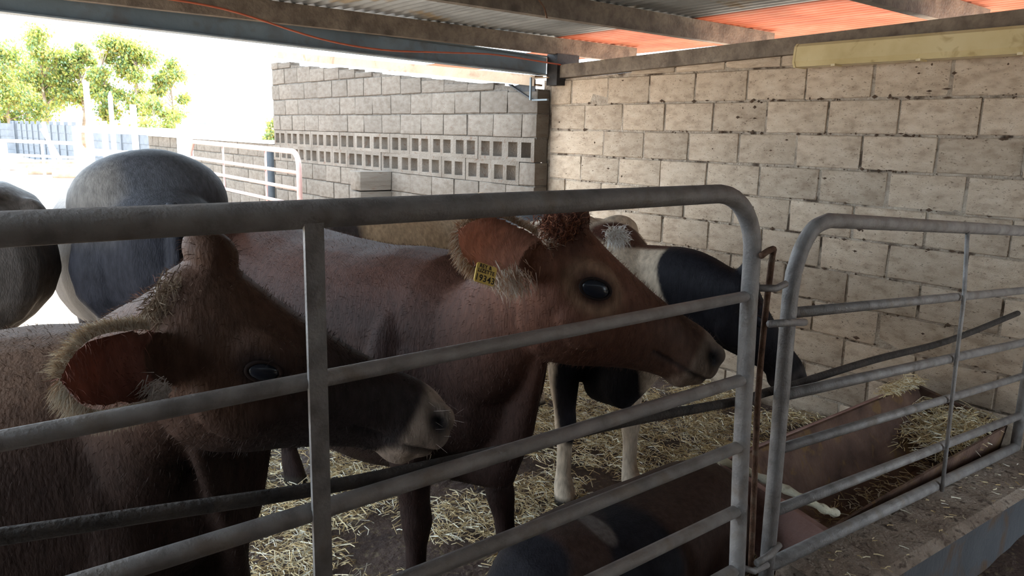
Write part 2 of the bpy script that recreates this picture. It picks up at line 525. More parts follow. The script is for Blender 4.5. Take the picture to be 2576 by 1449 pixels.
# low yard wall that runs on from the vent wall
lw = tag(MB().box((VENT_X + .012, y1v + .02, -0.1), (VENT_X + .145, 17.0, 1.44)).build('wall_yard', M['mortar_grey']), kind='structure')
for k in range(8):
    y = y1v + .02 - (0.2 if k % 2 else 0)
    while y < 17.0:
        a = max(y, y1v + .02); b = min(y + .4, 17.0)
        y += .4
        if b - a < .06: continue
        put_block(BLKV, lw, VENT_X + .07, (a + b) / 2, -0.12 + 0.2 * k + .1, b - a - .012, .188, r)
tag(MB().box((VENT_X - .02, y1v + .02, 1.475), (VENT_X + .17, 17.0, 1.52)).build('trim_1', M['white']), kind='structure')


# unseen walls added to block frontal light; gap at right lights the kerb
tag(MB().box((-0.95, -1.5, -0.1), (3.1, -1.35, 2.5)).box((3.1, -1.5, 2.1), (4.36, -1.35, 2.5)).build('blocker_back', M['mortar']), kind='structure')
tag(MB().box((-1.10, -1.5, -0.1), (-0.95, 1.05, 2.5)).build('blocker_left', M['mortar']), kind='structure')

# ------------------------------------------------------------------ roof
def roof_z(y):
    return 2.455 + (4.8 - y) * 0.012


def roof_sheet(x0, wd, y0, y1, mat, dz, par):
    waves = max(3, round(wd / 0.076)); n = waves * 6
    vs = []; fs = []
    ys = [y0 + (y1 - y0) * j / 6 for j in range(7)]
    for j, y in enumerate(ys):
        for i in range(n + 1):
            x = x0 + wd * i / n
            vs.append((x, y, roof_z(y) + 0.012 + dz + 0.009 * math.cos(2 * math.pi * i / 6) + .003 * math.sin(j * 2.1 + x * 3)))
    for j in range(6):
        for i in range(n):
            a = j * (n + 1) + i
            fs.append((a, a + 1, a + n + 2, a + n + 1))
    return mesh_obj('roof_sheet', vs, fs, mat, par, smooth=True)


ceil = bpy.data.objects.new('ceiling', None); link(ceil); tag(ceil, kind='structure')
x = -0.97
i = 0
while x < 5.5:
    wd = 0.66
    orange = 4.4 < x + .3 < 5.3
    roof_sheet(x, wd + .04, -1.35, (4.98 if x < 4.3 else 8.6) + rnd.uniform(-.03, .04), M['orange'] if orange else M['sheet'], 0.006 * (i % 2), ceil)
    x += wd - 0.005; i += 1


def c_profile(wd, h, t=0.006, lip=0.018):
    return [(-wd / 2, 0), (wd / 2, 0), (wd / 2, lip), (wd / 2 - t, lip), (wd / 2 - t, t), (-wd / 2 + t, t), (-wd / 2 + t, h - t), (wd / 2 - t, h - t), (wd / 2 - t, h - lip), (wd / 2, h - lip), (wd / 2, h), (-wd / 2, h)]


def beam_obj(name, p, q, prof, mat, label, cat='beam', group=None, up=(0, 0, 1)):
    return tag(MB().beam(p, q, prof, up).build(name, mat, origin=p), label, cat, group)


plab = {4.76: 'dirty steel purlin along the open edge of the roof', 3.41: 'brown steel purlin across the middle of the sheet roof', 1.97: 'steel purlin meeting the wall above the yellowed light fitting'}
for y in (4.76, 3.41, 1.97, 0.5, -1.0):
    zt = roof_z(y)
    beam_obj('roof_purlin', (-0.95, y, zt - .125), (5.2, y, zt - .125), [(-a, b) for a, b in c_profile(.06, .125)][::-1], M['purlin'],
             plab.get(y, 'steel purlin over the alley on the open side of the gates' if y > 0 else 'last steel purlin at the alley edge of the roof'), 'beam', 'purlins under the sheet roof')
g = beam_obj('edge_girder', (-0.95, 4.90, 2.279), (4.34, 4.90, 2.172), [(-.05, 0), (.05, 0), (.05, .008), (-.042, .008), (-.042, .142), (.05, .142), (.05, .15), (-.05, .15)][::-1], M['girder'],
             'channel girder with blue-grey glare tint along the open edge of the roof')
for xx in (0.4, 1.9, 3.4):
    zb = 2.31 - (xx + 2.5) * 0.0202
    MB().box((xx - .03, 4.86, zb + .15), (xx + .03, 4.94, zb + .17)).build('packer', M['rust'], g)
beam_obj('wall_plate', (WALL_X - .01, -2.5, plate_z(-2.5)), (WALL_X - .01, END_Y - .05, plate_z(END_Y - .05)), [(-.05, 0), (.05, 0), (.05, .10), (-.05, .10)][::-1], M['purlin'],
         'brown steel plate lying along the top of the block wall')
beam_obj('vent_wall_channel', (VENT_X + .02, END_Y + .02, vtop(END_Y) + .02), (VENT_X + .02, 10.35, vtop(10.35) + .045), c_profile(.09, .085), M['ventbeam'],
         'sloping tan steel channel over the vent block wall')
tag(MB().tube(smooth_path([onY(300, -20, 4.70), onY(560, 22, 4.70), onY(800, 96, 4.70), onY(960, 125, 4.70), onY(1120, 132, 4.70), onY(1250, 138, 4.70), onY(1410, 163, 4.66)], 6), .006, 8).build('orange_cable', M['cable'], smooth=True),
    'thin orange cable strung along the roof edge girder', 'cable')
tag(MB().tube(smooth_path([onY(1340, -30, 3.36), onY(1352, -5, 3.36), onY(1368, 18, 3.36), onY(1376, 46, 3.36)], 5), .005, 6).build('wire_end', M['rust'], smooth=True),
    'loose wire end hanging from the middle purlin', 'wire')

# steel end bracket where the channel meets the wall corner
br = empty('end_bracket', (4.2, 4.92, 1.97), 'small dark steel angle bracket at the corner under the roof girder', 'bracket')
m = MB(); m.box((4.14, 4.90, 1.97), (4.155, 4.915, 2.15)); m.build('upright', M['girder'], br)
m = MB(); m.box((4.17, 4.73, 1.965), (4.19, 4.915, 1.978)); m.build('lower_arm', M['girder'], br)
m = MB(); m.box((4.17, 4.73, 2.14), (4.19, 4.915, 2.15)); m.build('upper_arm', M['ventbeam'], br)
m = MB(); m.beam((4.19, 4.92, 1.965), (4.19, 5.24, 2.10), [(-.012, 0), (.03, 0), (.03, .01), (-.012, .01)]); m.build('brace', M['black_iron'], br)
m = MB(); m.add([(4.205, 4.92, 1.97), (4.205, 5.22, 2.09), (4.205, 4.92, 2.14), (4.21, 4.92, 1.97), (4.21, 5.22, 2.09), (4.21, 4.92, 2.14)], [(0, 1, 2), (3, 5, 4), (0, 3, 4, 1), (1, 4, 5, 2), (2, 5, 3, 0)]); m.build('void_plate', M['black_iron'], br)  # black plate put in for the dark void inside the bracket

tag(MB().box((4.26, 4.72, 2.09), (4.50, 4.845, 2.335)).build('corner_stub', M['black_iron'], origin=(4.3, 4.8, 2.09)), 'dark steel stub between the corner of the block wall and the roof girder', 'stub')

# light fitting on the wall
lt = empty('light_fitting', (4.22, 2.57, 2.12), 'long yellowed plastic light fitting mounted high on the block wall', 'light')
prof = [(0.07, 0), (-0.045, 0.0), (-0.062, 0.028), (-0.052, .112), (-0.035, 0.128), (0.07, 0.128)]
ya, yb = 2.57, 0.75


def lamp_z(y): return 2.118 + (2.57 - y) * 0.004


MB().beam((4.218, ya - .012, lamp_z(ya)), (4.218, yb, lamp_z(yb)), [(-a, b) for a, b in prof][::-1]).build('diffuser', M['lamp'], lt)
MB().beam((4.218, ya, lamp_z(ya) - .004), (4.218, ya - .014, lamp_z(ya) - .004), [(-a * 1.04, b * 1.05) for a, b in prof][::-1]).build('end_cap', M['lamp'], lt)
for y in (2.32, 1.86, 1.4, 0.95):
    MB().box((4.158, y - .012, lamp_z(y) - .008), (4.235, y + .012, lamp_z(y) + .004)).build('clip', M['lamp'], lt)

# short pier in front of the vent wall
PX = float(onY(903, 430, 7.24)[0]); PYB = float(onX(880, 430, PX)[1])
pr = empty('block_pier', (PX, 7.24, 0), 'short grey block pier standing against the vent wall', 'pier')
for k in range(6):
    o = put_block(BLKV, pr, (PX + VENT_X) / 2, (7.24 + PYB) / 2, 0.02 + 0.21 * k + .1, PYB - 7.24, .2, r)
    o.scale = ((VENT_X - PX) / .14, PYB - 7.24, .2)

# ------------------------------------------------------------------ gates
def arc(c, r0, a0, a1, n=8):
    return [(c[0] + r0 * math.cos(a0 + (a1 - a0) * i / n), GATE_Y, c[1] + r0 * math.sin(a0 + (a1 - a0) * i / n)) for i in range(n + 1)]


R1 = 0.0245
g1 = empty('tube_gate', (0.9, GATE_Y, 0.2), 'long galvanised tube gate with a rounded upper corner, holding back the cows', 'gate')
pts = [(-1.55, GATE_Y, 0.2), (-1.56, GATE_Y, 1.45)] + [(-1.46, GATE_Y, 1.56)] + [(1.64, GATE_Y, 1.56)] + arc((1.655, 1.385), .175, math.pi / 2 - .05, 0.02) + [(1.835, GATE_Y, 1.25), (1.862, GATE_Y, .80), (1.895, GATE_Y, .42), (1.91, GATE_Y, .19)]
MB().tube(pts, R1, 16).build('frame', M['gate'], g1, True)
for z, rr in ((1.268, .0155), (1.022, .0175), (.815, .0175), (.607, .0185), (.405, .019)):
    xr = 1.83 + (1.3 - z) * .075
    MB().tube([(-1.55, GATE_Y, z), (xr + .005, GATE_Y, z + .004)], rr, 12).build('rail', M['gate'], g1, True)
MB().tube([(-1.55, GATE_Y, .205), (1.9, GATE_Y, .205)], R1, 12).build('bottom_rail', M['gate'], g1, True)
for x_, nm in ((.538, 'upright'), (-.7, 'upright')):
    MB().box((x_ - .017, GATE_Y - .02, .2), (x_ + .017, GATE_Y - .012 + .0, 1.55)).build(nm, M['gate'], g1)
# sliding bolt and its lugs
MB().tube(smooth_path([(1.826, 1.17, 1.388), (1.86, 1.17, 1.40), (1.893, 1.175, 1.402), (1.907, 1.185, 1.385), (1.912, 1.19, 1.33), (1.914, 1.195, 1.2), (1.924, 1.2, .95), (1.95, 1.2, .65), (1.972, 1.2, .38)], 4), .009, 8).build('drop_bolt', M['rust'], g1, True)
MB().tube([(1.855, 1.195, 1.292), (1.925, 1.175, 1.287), (1.965, 1.17, 1.297)], .0105, 8).build('bolt_lug', M['gate'], g1, True)
MB().tube([(1.90, 1.195, .415), (1.95, 1.175, .392), (2.03, 1.18, .382)], .0105, 8).build('bolt_lug', M['gate'], g1, True)

SL = -0.0765
g2 = empty('tube_gate', (2.05, GATE_Y, 0.2), 'smaller tube gate sagging towards the block wall above the feed trough', 'gate')


def g2z(z, x_): return z + (x_ - 2.06) * SL


pts = [(2.066, GATE_Y, .27), (2.058, GATE_Y, .7), (2.046, GATE_Y, 1.15), (2.045, GATE_Y, 1.25)] + [tuple(p) for p in smooth_path([(2.052, GATE_Y, 1.315), (2.085, GATE_Y, 1.39), (2.14, GATE_Y, 1.443), (2.22, GATE_Y, 1.462)], 5)] + [(2.34, GATE_Y, 1.453), (4.26, GATE_Y, 1.30), (4.28, GATE_Y, 1.2), (4.29, GATE_Y, .21)]
MB().tube(pts, .0235, 14).build('frame', M['gate'], g2, True)
for z, rr in ((1.193, .0175), (.934, .0185), (.757, .0165), (.545, .0185)):
    MB().tube([(2.055, GATE_Y, z), (4.28, GATE_Y, g2z(z, 4.28))], rr, 12).build('rail', M['gate'], g2, True)
MB().tube([(2.06, GATE_Y, .355), (4.29, GATE_Y, .205)], .0235, 12).build('bottom_rail', M['gate'], g2, True)
MB().tube([(3.262, GATE_Y - .012, 1.37), (3.272, GATE_Y - .03, 1.10), (3.29, GATE_Y - .03, .8), (3.335, GATE_Y - .03, .255)], .0085, 8).build('upright', M['gate'], g2, True)
MB().tube([(1.897, 1.168, 1.188), (2.0, 1.168, 1.178), (2.092, 1.172, 1.165)], .0115, 8).build('bolt_lug', M['gate'], g2, True)
MB().tube([(1.945, 1.165, .425), (2.02, 1.168, .425), (2.09, 1.18, .43)], .0115, 8).build('bolt_lug', M['gate'], g2, True)

# sagging pipe behind the gates
pp = [onY(*p, 1.247) for p in [(-700, 1450), (0, 1350), (400, 1290), (765, 1235), (1000, 1190), (1300, 1125), (1580, 1060), (1850, 1010), (1925, 988), (1990, 970), (2200, 905), (2386, 857), (2560, 788)]]
pp[-1][0] = min(pp[-1][0], 4.3)
tag(MB().tube(smooth_path([tuple(p) for p in pp], 5), .0135, 10).build('sagging_pipe', M['black_pipe'], smooth=True), 'dark dirty pipe sagging along behind both gates', 'pipe')

# ------------------------------------------------------------------ kerb and trough
kb = MB()
kx = [2.2, 2.7, 3.2, 3.8, 4.35]
n = len(kx)
kv = []
for x_ in kx:
    zt = .315 - (x_ - 2.2) * .062
    kv += [(x_, 1.245, -.03), (x_, 1.245, zt), (x_, 1.02, zt - .02), (x_, 0.985, zt - .045), (x_, .975, -.03)]
kf = []
for i in range(n - 1):
    for k in range(4):
        kf.append((i * 5 + k, i * 5 + k + 1, i * 5 + 5 + k + 1, i * 5 + 5 + k))
kf += [(0, 1, 2, 3, 4)[::-1], tuple((n - 1) * 5 + k for k in range(5))]
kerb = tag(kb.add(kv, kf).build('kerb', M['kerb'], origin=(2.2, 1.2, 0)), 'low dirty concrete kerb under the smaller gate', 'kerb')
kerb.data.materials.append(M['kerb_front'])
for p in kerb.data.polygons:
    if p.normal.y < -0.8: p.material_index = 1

tr = empty('feed_trough', (3.4, 1.5, 0), 'long brown feed trough with a pale chipped end lip, beside the kerb', 'trough')
TX0, TX1 = 2.54, 4.30
sec_o = [(1.725, .40), (1.60, .16), (1.50, .06), (1.36, .05), (1.27, .16), (1.25, .30)]
sec_i = [(1.700, .40), (1.585, .18), (1.49, .085), (1.37, .078), (1.29, .18), (1.262, .30)]
m = MB()
nn = len(sec_o)
vs = [(TX0, y, z) for y, z in sec_o] + [(TX1, y, z) for y, z in sec_o] + [(TX0, y, z) for y, z in sec_i] + [(TX1, y, z) for y, z in sec_i]
fs = []
for i in range(nn - 1):
    fs.append((i, i + 1, nn + i + 1, nn + i)); fs.append((2 * nn + i, 3 * nn + i, 3 * nn + i + 1, 2 * nn + i + 1))
for e in (0, nn - 1):
    fs.append((e, nn + e, 3 * nn + e, 2 * nn + e))
m.add(vs, fs).build('trough_body', M['trough'], tr)
m = MB()
vs = [(TX0 - .015, y, z) for y, z in sec_o] + [(TX0 + .015, y, z) for y, z in sec_o]
m.add(vs, [tuple(range(nn))[::-1], tuple(range(nn, 2 * nn))] + [(i, (i + 1) % nn, nn + (i + 1) % nn, nn + i) for i in range(nn)]).build('end_plate', M['trough_out'], tr)
m = MB()
vs = [(TX1 - .03, y, z) for y, z in sec_o] + [(TX1, y, z) for y, z in sec_o]
m.add(vs, [tuple(range(nn))[::-1], tuple(range(nn, 2 * nn))] + [(i, (i + 1) % nn, nn + (i + 1) % nn, nn + i) for i in range(nn)]).build('end_plate', M['trough'], tr)
lipp = smooth_path([(TX0, 1.735, .402), (TX0, 1.6, .40), (TX0 + .005, 1.48, .392), (TX0 + .01, 1.36, .38), (TX0 + .04, 1.285, .355), (TX0 + .09, 1.262, .335)], 5)
MB().tube(lipp, [.016 + .004 * math.sin(i * 1.7) for i in range(len(lipp))], 8).build('lip', M['lip'], tr, True)
MB().tube([(TX0, 1.722, .403), (3.4, 1.722, .398), (TX1, 1.722, .403)], .008, 6).build('rim', M['trough_out'], tr, True)

# rusty sheet lying by the trough
q = [onZ(1935, 1262, .03), onZ(2012, 1372, .03), onZ(2160, 1310, .05), onZ(2060, 1225, .06)]
m = MB()
m.add([tuple(p) for p in q] + [(p[0], p[1], p[2] + .006) for p in q], [(0, 3, 2, 1), (4, 5, 6, 7)] + [(i, (i + 1) % 4, 4 + (i + 1) % 4, 4 + i) for i in range(4)])
tag(m.build('metal_sheet', M['trough_out'], origin=tuple(q[0])), 'flat reddish metal sheet on the floor at the near end of the trough', 'sheet')


# ------------------------------------------------------------------ straw
def strands(name, items, mat, parent=None, origin=(0, 0, 0), attr='tint'):
    """items: list of (points, width, rgb): flat ribbons"""
    vs = []; fs = []; cols = []
    for pts_, wd, c in items:
        n0 = len(vs)
        a = pts_[0]; b = pts_[-1]
        d = (b[0] - a[0], b[1] - a[1], b[2] - a[2])
        vx, vy, vz = a[0], a[1], a[2] - 1.7
        sx = d[1] * vz - d[2] * vy; sy = d[2] * vx - d[0] * vz; sz = d[0] * vy - d[1] * vx
        l = math.sqrt(sx * sx + sy * sy + sz * sz) or 1.0
        sx, sy, sz = sx / l, sy / l, sz / l
        k = len(pts_)
        for i, p in enumerate(pts_):
            ww = wd[i] if isinstance(wd, (list, tuple)) else wd
            vs.append((p[0] - sx * ww - origin[0], p[1] - sy * ww - origin[1], p[2] - sz * ww - origin[2]))
            vs.append((p[0] + sx * ww - origin[0], p[1] + sy * ww - origin[1], p[2] + sz * ww - origin[2]))
            cols += [c, c]
        for i in range(k - 1):
            j = n0 + 2 * i
            fs.append((j, j + 1, j + 3, j + 2))
    o = mesh_obj(name, vs, fs, mat, parent)
    if parent is None: o.location = origin
    ca = o.data.color_attributes.new(attr, 'FLOAT_COLOR', 'POINT')
    arr = np.ones((len(vs), 4), dtype=np.float32)
    arr[:, :3] = np.array(cols, dtype=np.float32)
    ca.data.foreach_set('color', arr.ravel())
    return o


STRAW_C = [(0.80, 0.66, 0.40), (0.88, 0.78, 0.55), (0.66, 0.50, 0.27), (0.92, 0.88, 0.74), (0.50, 0.37, 0.19)]


def straw_piece(x, y, z, r, lmin=.03, lmax=.10, tilt=.25):
    a = r.uniform(0, 2 * math.pi); l = r.uniform(lmin, lmax)
    dx, dy = math.cos(a) * l / 2, math.sin(a) * l / 2
    t = r.uniform(-tilt, tilt) * l
    bx, by = r.uniform(-.25, .25) * l, r.uniform(-.25, .25) * l
    p0 = (x - dx, y - dy, max(z - t / 2, .003)); p2 = (x + dx, y + dy, max(z + t / 2, .003)); p1 = (x + bx, y + by, max(z + r.uniform(0, .3) * l, .004))
    c = r.choice(STRAW_C); k = r.uniform(.8, 1.15)
    return ([p0, p1, p2], r.uniform(.0009, .0021), (c[0] * k, c[1] * k, c[2] * k))


r = random.Random(11)
items = []
while len(items) < 32000:
    x_ = r.uniform(0.5, 4.32); y_ = r.uniform(1.3, 4.9)
    if TX0 - .02 < x_ and y_ < 1.74: continue
    d = noise.fractal(Vector((x_ * 2.2, y_ * 2.2, 5.0)), 1.0, 2.0, 4) + .25 * noise.noise(Vector((x_ * 9, y_ * 9, 1)))
    far = (y_ - 1.6) * .22
    if d * 1.25 + far + (0.22 if x_ > 2.4 else 0) < r.uniform(.05, .65): continue
    items.append(straw_piece(x_, y_, 0.012 + r.uniform(0, .022), r))
for cx_, cy_, n_ in ((2.62, 1.74, 350), (2.46, 1.66, 600), (2.3, 1.62, 250), (2.6, 1.95, 250)):
    for _ in range(n_):
        items.append(straw_piece(cx_ + r.gauss(0, .06), cy_ + r.gauss(0, .06), .02 + abs(r.gauss(0, .02)), r))
tag(strands('loose_straw', items, M['straw']), 'loose pale straw strewn over the muddy floor', 'straw', kind='stuff')
items = []
for _ in range(1600):
    x_ = r.gauss(4.08, .14); y_ = r.gauss(1.42, .14)
    if x_ > 4.27 or not 1.27 < y_ < 1.7: continue
    items.append(straw_piece(x_, y_, .20 + .12 * max(0, (x_ - 3.8)) / .5 + abs(r.gauss(0, .02)), r, tilt=.5))
for _ in range(260):
    x_ = r.uniform(2.9, 4.2)
    items.append(straw_piece(x_, r.uniform(1.33, 1.55), .10 + r.uniform(0, .03), r))
for _ in range(250):
    x_ = r.uniform(3.9, 4.3); items.append(straw_piece(x_, 1.71 + r.gauss(0, .02), .41 + abs(r.gauss(0, .012)), r, tilt=.4))
tag(strands('trough_hay', items, M['straw']), 'heap of dry hay at the wall end of the feed trough', 'hay', kind='stuff')
items = [straw_piece(r.uniform(2.3, 4.3), r.uniform(1.0, 1.2), .0, r, .01, .04) for _ in range(70)]
items = [([(p[0], p[1], .318 - (p[0] - 2.2) * .062 - (1.245 - p[1]) * .09 + .004 + i * .001) for i, p in enumerate(ps)], w_, c) for ps, w_, c in items]
tag(strands('kerb_chaff', items, M['straw']), 'bits of chaff scattered along the kerb top', 'straw', kind='stuff')
# ------------------------------------------------------------------ cattle
def ring_loft(mb, secs, n=22, hint=(0, 0, 1)):
    """secs: (centre, half-width, up, down[, squareness]); one closed skin through the rings"""
    C_ = [Vector(s[0]) for s in secs]
    hint = Vector(hint)
    vs = []
    for i, s in enumerate(secs):
        t = (C_[min(i + 1, len(C_) - 1)] - C_[max(i - 1, 0)]).normalized()
        r_ = t.cross(hint)
        r_ = r_.normalized() if r_.length > 1e-4 else Vector((1, 0, 0))
        u = r_.cross(t).normalized()
        p = s[4] if len(s) > 4 else 1.0
        for k in range(n):
            a = 2 * math.pi * k / n
            c, sn = math.cos(a), math.sin(a)
            c = math.copysign(abs(c) ** p, c); sn2 = math.copysign(abs(sn) ** p, sn)
            vs.append(C_[i] + r_ * (c * s[1]) + u * (sn2 * (s[2] if sn > 0 else s[3])))
    fs = []
    m = len(secs)
    for i in range(m - 1):
        for k in range(n):
            fs.append((i * n + k, i * n + (k + 1) % n, (i + 1) * n + (k + 1) % n, (i + 1) * n + k))
    a = len(vs); vs.append(C_[0] - (C_[1] - C_[0]) * .05); vs.append(C_[-1] + (C_[-1] - C_[-2]) * .05)
    for k in range(n):
        fs.append((a, (k + 1) % n, k)); fs.append((a + 1, (m - 1) * n + k, (m - 1) * n + (k + 1) % n))
    mb.add(vs, fs)


def blob(mb, c, rx, ry, rz, ax=None, n=12):
    c = Vector(c)
    ax = ax or (Vector((1, 0, 0)), Vector((0, 1, 0)), Vector((0, 0, 1)))
    vs = [c + ax[2] * rz]; m = n // 2
    for j in range(1, m):
        th = math.pi * j / m
        for k in range(n):
            ph = 2 * math.pi * k / n
            vs.append(c + ax[0] * (rx * math.sin(th) * math.cos(ph)) + ax[1] * (ry * math.sin(th) * math.sin(ph)) + ax[2] * (rz * math.cos(th)))
    vs.append(c - ax[2] * rz)
    fs = [(0, 1 + k, 1 + (k + 1) % n) for k in range(n)]
    for j in range(m - 2):
        for k in range(n):
            a = 1 + j * n
            fs.append((a + k, a + n + k, a + n + (k + 1) % n, a + (k + 1) % n))
    l = len(vs) - 1; a = 1 + (m - 2) * n
    fs += [(l, a + (k + 1) % n, a + k) for k in range(n)]
    mb.add(vs, fs)


def ear_shell(mb, base, tip, opening, width, cup=.035, th=.011, nu=12, nv=10):
    base = Vector(base); tip = Vector(tip); l = tip - base
    n_ = Vector(opening); n_ = (n_ - l.normalized() * n_.dot(l.normalized())).normalized()
    wv_ = n_.cross(l).normalized()
    vs = []; K = nv + 1
    for i in range(nu + 1):
        u = i / nu
        W_ = width / 2 * (0.62 + 0.38 * math.sin(math.pi * min(1, u / .9) ** .9) ** .8 if u < .5 else max(.04, math.cos(math.pi / 2 * ((u - .5) / .5) ** 1.7) ** .8))
        cd_ = cup * (1 - .45 * u)
        for lay in (0, 1):
            for j in range(K):
                v = -1 + 2 * j / nv
                p = base + l * u + wv_ * (W_ * v) - n_ * (cd_ * (1 - v * v) * min(1, W_ / (width / 2) + .25)) - n_ * (th * lay * (1 - .4 * v * v))
                vs.append(p)
    fs = []
    S = 2 * K
    for i in range(nu):
        a, b = i * S, (i + 1) * S
        for j in range(nv):
            fs.append((a + j, a + j + 1, b + j + 1, b + j))
            fs.append((a + K + j + 1, a + K + j, b + K + j, b + K + j + 1))
        fs.append((a, b, b + K, a + K)); fs.append((a + nv, a + K + nv, b + K + nv, b + nv))
    for a, fl in ((0, 1), (nu * S, 0)):
        for j in range(nv):
            f_ = (a + j, a + K + j, a + K + j + 1, a + j + 1)
            fs.append(f_ if fl else f_[::-1])
    mb.add(vs, fs)


HEAD = [  # along, top, bottom, half width, squareness
    (-.055, -.055, -.13, .045, 1), (-.035, -.02, -.17, .075, .9), (0, .006, -.215, .092, .85), (.05, .008, -.262, .104, .82), (.11, -.002, -.288, .112, .82), (.17, -.008, -.282, .115, .8),
    (.23, -.012, -.258, .103, .82), (.29, -.016, -.226, .087, .85), (.35, -.016, -.196, .073, .85), (.41, -.012, -.172, .064, .85), (.455, -.008, -.160, .066, .8), (.49, -.010, -.152, .071, .78),
    (.52, -.020, -.146, .071, .78), (.545, -.038, -.135, .061, .8), (.56, -.06, -.118, .042, .9), (.566, -.075, -.105, .02, 1)]


def make_cow(name, label, base, heading, scale, poll, muzzle, paint, voxel=.012, roll=0.0, ears=None, stance=None, lying=False, head_scale=None, hump=0.0, group='cattle in the pen',
             neck_mid=None, fur=0, fur_len=.013, seed=1, shoulder_lift=0.0, tail=True, side_toward=(0, -1, 0), neck_r=1.0, dewlap=True, belly=.03, slim=None, eye=1.0, eye_at=(.15, -.07), deep=1.0):
    base = Vector(base); poll = Vector(poll); muzzle = Vector(muzzle)
    hd = math.radians(heading); s = scale
    fx, fy = math.cos(hd), math.sin(hd)

    def L(x, y, z):                                # body frame (x forward, y left, z up) -> world
        return Vector((base.x + (x * fx - y * fy) * s, base.y + (x * fy + y * fx) * s, base.z + z * s))
    mb = MB()
    # trunk
    drop = 0.0 if not lying else 0.60
    T = [(-.99, 1.15, .92, .06), (-.95, 1.22, .82, .15), (-.86, 1.275, .74, .215), (-.74, 1.295, .68, .262), (-.58, 1.28, .62, .29), (-.38, 1.26, .57, .322), (-.15, 1.25, .54, .340), (.08, 1.25, .54, .332),
         (.27, 1.27 + shoulder_lift, .57, .285), (.42, 1.27 + shoulder_lift, .62, .245), (.55, 1.20 + shoulder_lift * .5, .66, .205), (.66, 1.11, .71, .16), (.73, 1.03, .78, .10)]
    secs = []
    for x_, zt, zb, hw in T:
        if lying:
            zt -= drop; zb = max(.0, zb - drop); hw *= 1.12
        if not lying: zb -= belly
        if slim: hw *= slim
        zc = zb + (zt - zb) * .56
        secs.append((L(x_, 0, zc), hw * s, (zt - zc) * s, (zc - zb) * s, .86))
    ring_loft(mb, secs, 26)
    # hip bones, spine and shoulder blades
    for sd in (-1, 1):
        if not hump and not lying: blob(mb, L(-.70, sd * .20, 1.235 - drop), .09 * s, .07 * s, .07 * s)
        blob(mb, L(.37, sd * .15, .90 - drop), .17 * s, .09 * s, .24 * s, None, 20)
        if shoulder_lift: blob(mb, L(.33, sd * .09, 1.19 - drop + shoulder_lift * 1.6), .13 * s, .07 * s, .085 * s)
        if not hump and not lying: blob(mb, L(-.90, sd * .13, 1.13 - drop), .07 * s, .06 * s, .09 * s)
        blob(mb, L(-.74, sd * .17, .95 - drop), .20 * s, .13 * s, .26 * s)
    if hump:
        blob(mb, L(-.62, 0, 1.20), .34 * s, .21 * s, (hump + .07) * s, None, 28)
    # legs
    st = stance or {}
    if not lying:
        for sd, nm in ((1, 'fl'), (-1, 'fr')):
            ox, oy = st.get(nm, (0, 0))
            ring_loft(mb, [(L(.38, sd * .16, .98), .10 * s, .14 * s, .14 * s), (L(.40, sd * .17, .78), .085 * s, .115 * s, .115 * s), (L(.39 + ox * .3, sd * .165 + oy * .3, .60), .068 * s, .085 * s, .085 * s), (L(.40 + ox * .5, sd * .155 + oy * .5, .45), .050 * s, .056 * s, .056 * s),
                           (L(.41 + ox * .62, sd * .15 + oy * .62, .37), .052 * s, .056 * s, .056 * s), (L(.41 + ox * .75, sd * .15 + oy * .75, .28), .036 * s, .038 * s, .038 * s), (L(.41 + ox * .88, sd * .15 + oy * .88, .15), .035 * s, .037 * s, .037 * s),
                           (L(.42 + ox, sd * .15 + oy, .105), .045 * s, .048 * s, .045 * s), (L(.44 + ox, sd * .15 + oy, .055), .047 * s, .056 * s, .05 * s), (L(.45 + ox, sd * .15 + oy, .004), .053 * s, .066 * s, .055 * s)], 14, (fx, fy, 0))
        for sd, nm in ((1, 'hl'), (-1, 'hr')):
            ox, oy = st.get(nm, (0, 0))
            ring_loft(mb, [(L(-.72, sd * .16, 1.0), .11 * s, .20 * s, .16 * s), (L(-.68, sd * .18, .82), .105 * s, .16 * s, .15 * s), (L(-.68, sd * .18, .66), .08 * s, .115 * s, .115 * s), (L(-.76 + ox * .4, sd * .165 + oy * .4, .54), .055 * s, .07 * s, .07 * s),
                           (L(-.84 + ox * .6, sd * .155 + oy * .6, .45), .046 * s, .055 * s, .062 * s), (L(-.845 + ox * .7, sd * .15 + oy * .7, .36), .038 * s, .044 * s, .044 * s), (L(-.83 + ox * .85, sd * .15 + oy * .85, .17), .036 * s, .04 * s, .04 * s),
                           (L(-.815 + ox, sd * .15 + oy, .11), .046 * s, .05 * s, .045 * s), (L(-.795 + ox, sd * .15 + oy, .055), .048 * s, .056 * s, .05 * s), (L(-.785 + ox, sd * .15 + oy, .004), .054 * s, .066 * s, .056 * s)], 14, (fx, fy, 0))
    else:
        for sd in (1, -1):
            ring_loft(mb, [(L(.40, sd * .20, .22), .09 * s, .12 * s, .12 * s), (L(.60, sd * .24, .10), .06 * s, .07 * s, .07 * s), (L(.72, sd * .24, .07), .05 * s, .055 * s, .055 * s), (L(.62, sd * .20, .05), .04 * s, .04 * s, .04 * s), (L(.46, sd * .18, .045), .042 * s, .04 * s, .04 * s)], 12)
            ring_loft(mb, [(L(-.70, sd * .22, .30), .16 * s, .22 * s, .2 * s), (L(-.45, sd * .33, .16), .11 * s, .14 * s, .14 * s), (L(-.34, sd * .36, .09), .06 * s, .08 * s, .08 * s), (L(-.55, sd * .40, .05), .045 * s, .045 * s, .045 * s), (L(-.34, sd * .44, .045), .04 * s, .04 * s, .04 * s)], 12)
